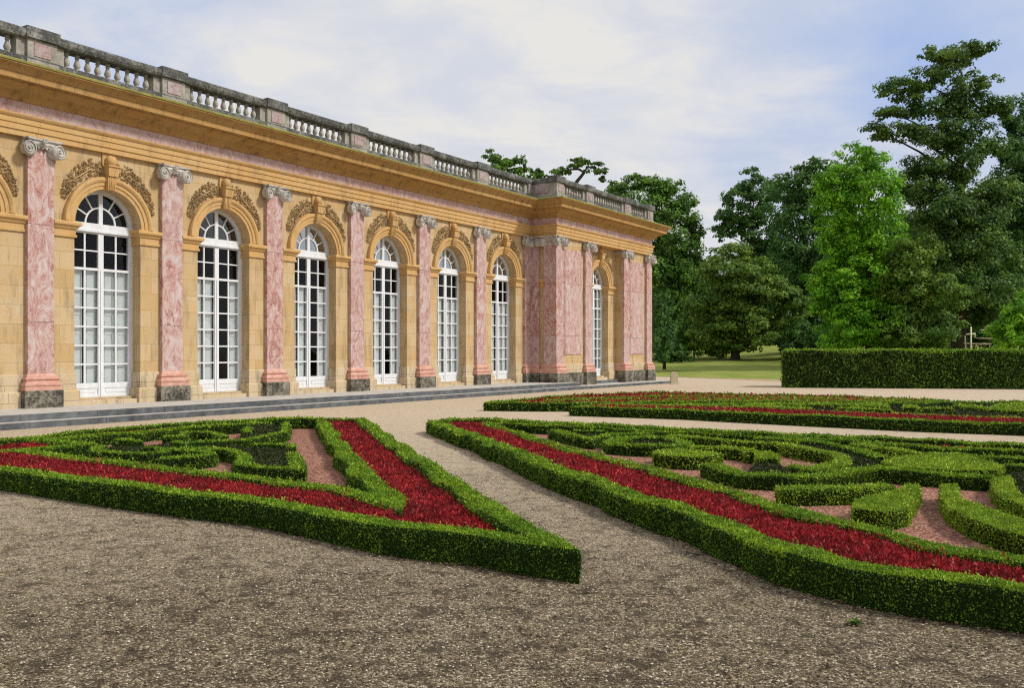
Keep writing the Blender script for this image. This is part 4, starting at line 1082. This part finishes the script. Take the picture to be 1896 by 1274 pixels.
tree('broadleaf_tree', 'tall dark tree at the far right edge of the picture', (1905, 668), 82,
     [(1890,215,26,40),(1880,280,36,50),(1900,330,60,60),(1865,370,45,50),(1890,430,60,60),(1880,510,55,50),(1960,300,70,90),(1970,430,80,100),(1880,575,50,40),(2030,360,70,120)], 't_dark', seed=4, tr_r=.5)
tree('shrub', 'bright light-green bushy shrub at the right edge above the clipped hedge', (1890, 668), 52,
     [(1880,600,36,36),(1893,565,24,30),(1862,625,30,28),(1920,590,40,50),(1900,630,45,26)], 't_bright', seed=5, tr_r=.1, cov=4.2)
tree('broadleaf_tree', 'dark round-headed tree close behind the left of the bright-green tree', (1490, 668), 98,
     [(1505,318,42,24),(1465,345,45,32),(1525,345,35,30),(1490,390,60,45),(1500,455,58,52),(1470,480,50,45),(1500,530,60,50),(1480,590,55,50),(1530,590,50,50)], 't_dark', seed=6, tr_r=.5)
tree('broadleaf_tree', 'dark open-crowned tree with sky showing through its lower left', (1395, 668), 112,
     [(1388,330,24,18),(1370,360,34,28),(1405,375,32,30),(1345,400,26,26),(1375,415,38,28),(1425,420,36,34),(1335,430,20,16),(1410,470,45,30),(1440,350,30,28),(1440,490,40,50)], 't_dark', seed=7, tr_r=.45, cov=3.8)
tree('lawn_tree', 'low rounded olive tree on a short trunk standing on the lawn', (1363, 671), 92,
     [(1352,475,42,26),(1330,510,45,32),(1385,500,50,32),(1310,560,42,34),(1360,550,60,38),(1420,550,52,34),(1465,565,34,30),(1330,605,55,30),(1390,605,60,34),(1445,605,48,30),(1360,632,60,20),(1300,620,30,28)], 't_olive', seed=8, tr_r=.5, cov=4.2)
tree('broadleaf_tree', 'dark mixed-green tree rising right behind the far end of the palace', (1225, 670), 112,
     [(1150,345,36,20),(1190,340,34,20),(1235,350,36,28),(1205,385,50,35),(1265,390,32,36),(1160,380,36,26),(1240,430,52,45),(1285,430,18,30),(1270,500,42,50),(1225,500,50,50),(1245,570,50,50),(1290,540,30,40),(1220,620,50,40)], 't_mid', seed=9, tr_r=.6, cov=4.4)
tree('evergreen_shrub', 'narrow upright dark evergreen beside the palace corner', (1230, 672), 72,
     [(1228,560,16,30),(1228,600,22,32),(1228,640,26,28),(1245,650,20,18),(1226,661,24,12),(1244,667,20,7),(1262,655,20,14)], 't_dark', seed=10, tr_r=.12, cov=3.8)
tree('shrub', 'dark glossy shrub at the back of the lawn left of the rounded tree', (1285, 667), 96,
     [(1285,600,30,36),(1262,625,26,30),(1310,635,30,24),(1285,640,36,20),(1330,640,28,18)], 't_mid', seed=11, tr_r=.12)
tree('shrub', 'dark shrub under the left side of the bright-green tree', (1510, 665), 90, [(1500,625,42,36),(1540,630,36,34),(1465,635,26,26)], 't_dark', seed=12, tr_r=.12)
tree('shrub', 'dark undergrowth shrub left of the tall conifer trunk', (1720, 665), 84, [(1700,635,46,30),(1745,640,30,26),(1650,640,36,26)], 't_dark', seed=13, tr_r=.12)
tree('shrub', 'dim green shrub behind the timber racks on the right', (1830, 665), 90, [(1820,600,50,40),(1860,580,40,50),(1800,630,30,30)], 't_dark', seed=14, tr_r=.12)
tree('maple_tree', 'leafy green treetop showing over the balustrade', (932, 660), 62,
     [(912,288,20,12),(935,300,24,14),(958,296,15,10),(925,318,28,14),(958,318,20,14),(970,300,6,12)], 't_mid', seed=15, tr_r=.3, cov=3.6, limbs=True)
tree('maple_tree', 'small green treetop over the balustrade right of the larger one', (993, 660), 66, [(992,317,13,8),(985,326,12,8),(1002,326,12,7)], 't_mid', seed=16, tr_r=.15)
# umbrella pine with its bent trunk
d = 78; bx, by_, bz = at(1052, 662, d)
root = empty('umbrella_pine', (bx, by_, bz)); tag(root, 'flat-topped umbrella pine with a bent bare trunk above the balustrade', 'tree', 'trees of the park behind the garden')
g = Geo(); crown_leaves(g, [(1074,298,22,8),(1096,302,20,7),(1045,312,22,8),(1032,318,16,6),(1062,308,16,6),(1104,316,20,7),(1118,316,10,5),(1116,328,9,8)], d, 't_pine', seed=20, cov=4, flat=.7)
for v in g.V: v -= np.array([bx, by_, bz], np.float32)
g.build('crown', 't_pine', root)
g = Geo()
def rel(px, py): q = at(px, py, d); return (q[0] - bx, q[1] - by_, q[2] - bz)
g.tube([rel(1052, 670), rel(1056, 480), rel(1062, 360), rel(1068, 336), rel(1081, 320), rel(1074, 314), rel(1062, 311)], [.4, .32, .22, .16, .14, .1, .06], 8)
g.tube([rel(1080, 319), rel(1088, 310), rel(1100, 308)], [.1, .07, .04], 6); g.tube([rel(1072, 313), rel(1050, 314), rel(1035, 318)], [.08, .06, .03], 6)
g.build('trunk', 'bark', root)
# far wood
g = Geo(); rr = random.Random(5); bl = []
for x in range(1080, 2500, 34):
    for y in ((505, 545, 590, 630, 650) if x < 1580 else (430, 470, 510, 550, 590, 630, 650)): bl.append((x + rr.uniform(-15, 15), y + rr.uniform(-12, 12) + (40 if x > 1900 else 0), 40, 34))
crown_leaves(g, bl, 150, 't_dark', cov=5, seed=50, k=.004, clump=.6)
for x in range(1080, 2500, 60): q = at(x, 700, 150); g.tube([(q[0], q[1] + 3, 0), (q[0], q[1] + 3, 12)], [.4, .2], 6, 1)
g.build('woodland', ['t_dark', 'bark'])
tag(bpy.data.objects['woodland'], 'dense dark wood closing the view behind the park trees', 'wood', kind='stuff')

# ------------------------------------------------------------------ timber racks behind the hedge on the right
d = 60.0
root = empty('timber_rack', at(1810, 690, d)); root.location[2] = 0
tag(root, 'rustic rack of weathered poles and brushwood beside the conifer trunk', 'timber rack')
bx, by_ = root.location[0], root.location[1]
def rl(px, py, dd=0.0): q = at(px, py, d); return (q[0] - bx, q[1] - by_ + dd, q[2])
g = Geo()
g.tube([rl(1798, 690), rl(1798, 605)], [.05, .045], 6); g.tube([rl(1789, 619), rl(1806, 618)], [.045, .045], 6); g.tube([rl(1805, 626), rl(1806, 617)], [.03, .03], 6)
g.build('post', 'pale_timber', root)
g = Geo()
for (x0, y0, x1, y1) in ((1784,635.5,1832,637),(1789,690,1789,622),(1828,617,1850,616),(1811,626,1850,627),(1842,690,1842,609),(1834,621,1850,619),(1812,611,1826,611),(1824,608,1829,602),(1850,690,1850,612)):
    g.tube([rl(x0, y0, rnd.uniform(-.3, .3)), rl((x0+x1)/2, (y0+y1)/2 + .5), rl(x1, y1, rnd.uniform(-.3, .3))], [.035, .045, .035], 6)
g.build('rail', 'timber', root)
g = Geo(); n = 240
P = np.stack([rng.uniform(-.9, 1.5, n), rng.normal(size=n) * .4, rng.uniform(.2, 2.3, n) * rng.uniform(.6, 1, n)], 1)
D = np.stack([rng.normal(size=n), rng.normal(size=n) * .5, rng.normal(size=n) * .25], 1)
v, f = leaf_arrays(P, D, rng.normal(size=(n, 3)), rng.uniform(.3, .9, n), np.full(n, .05)); g.add(v, f)
g.build('brushwood', 'timber', root)
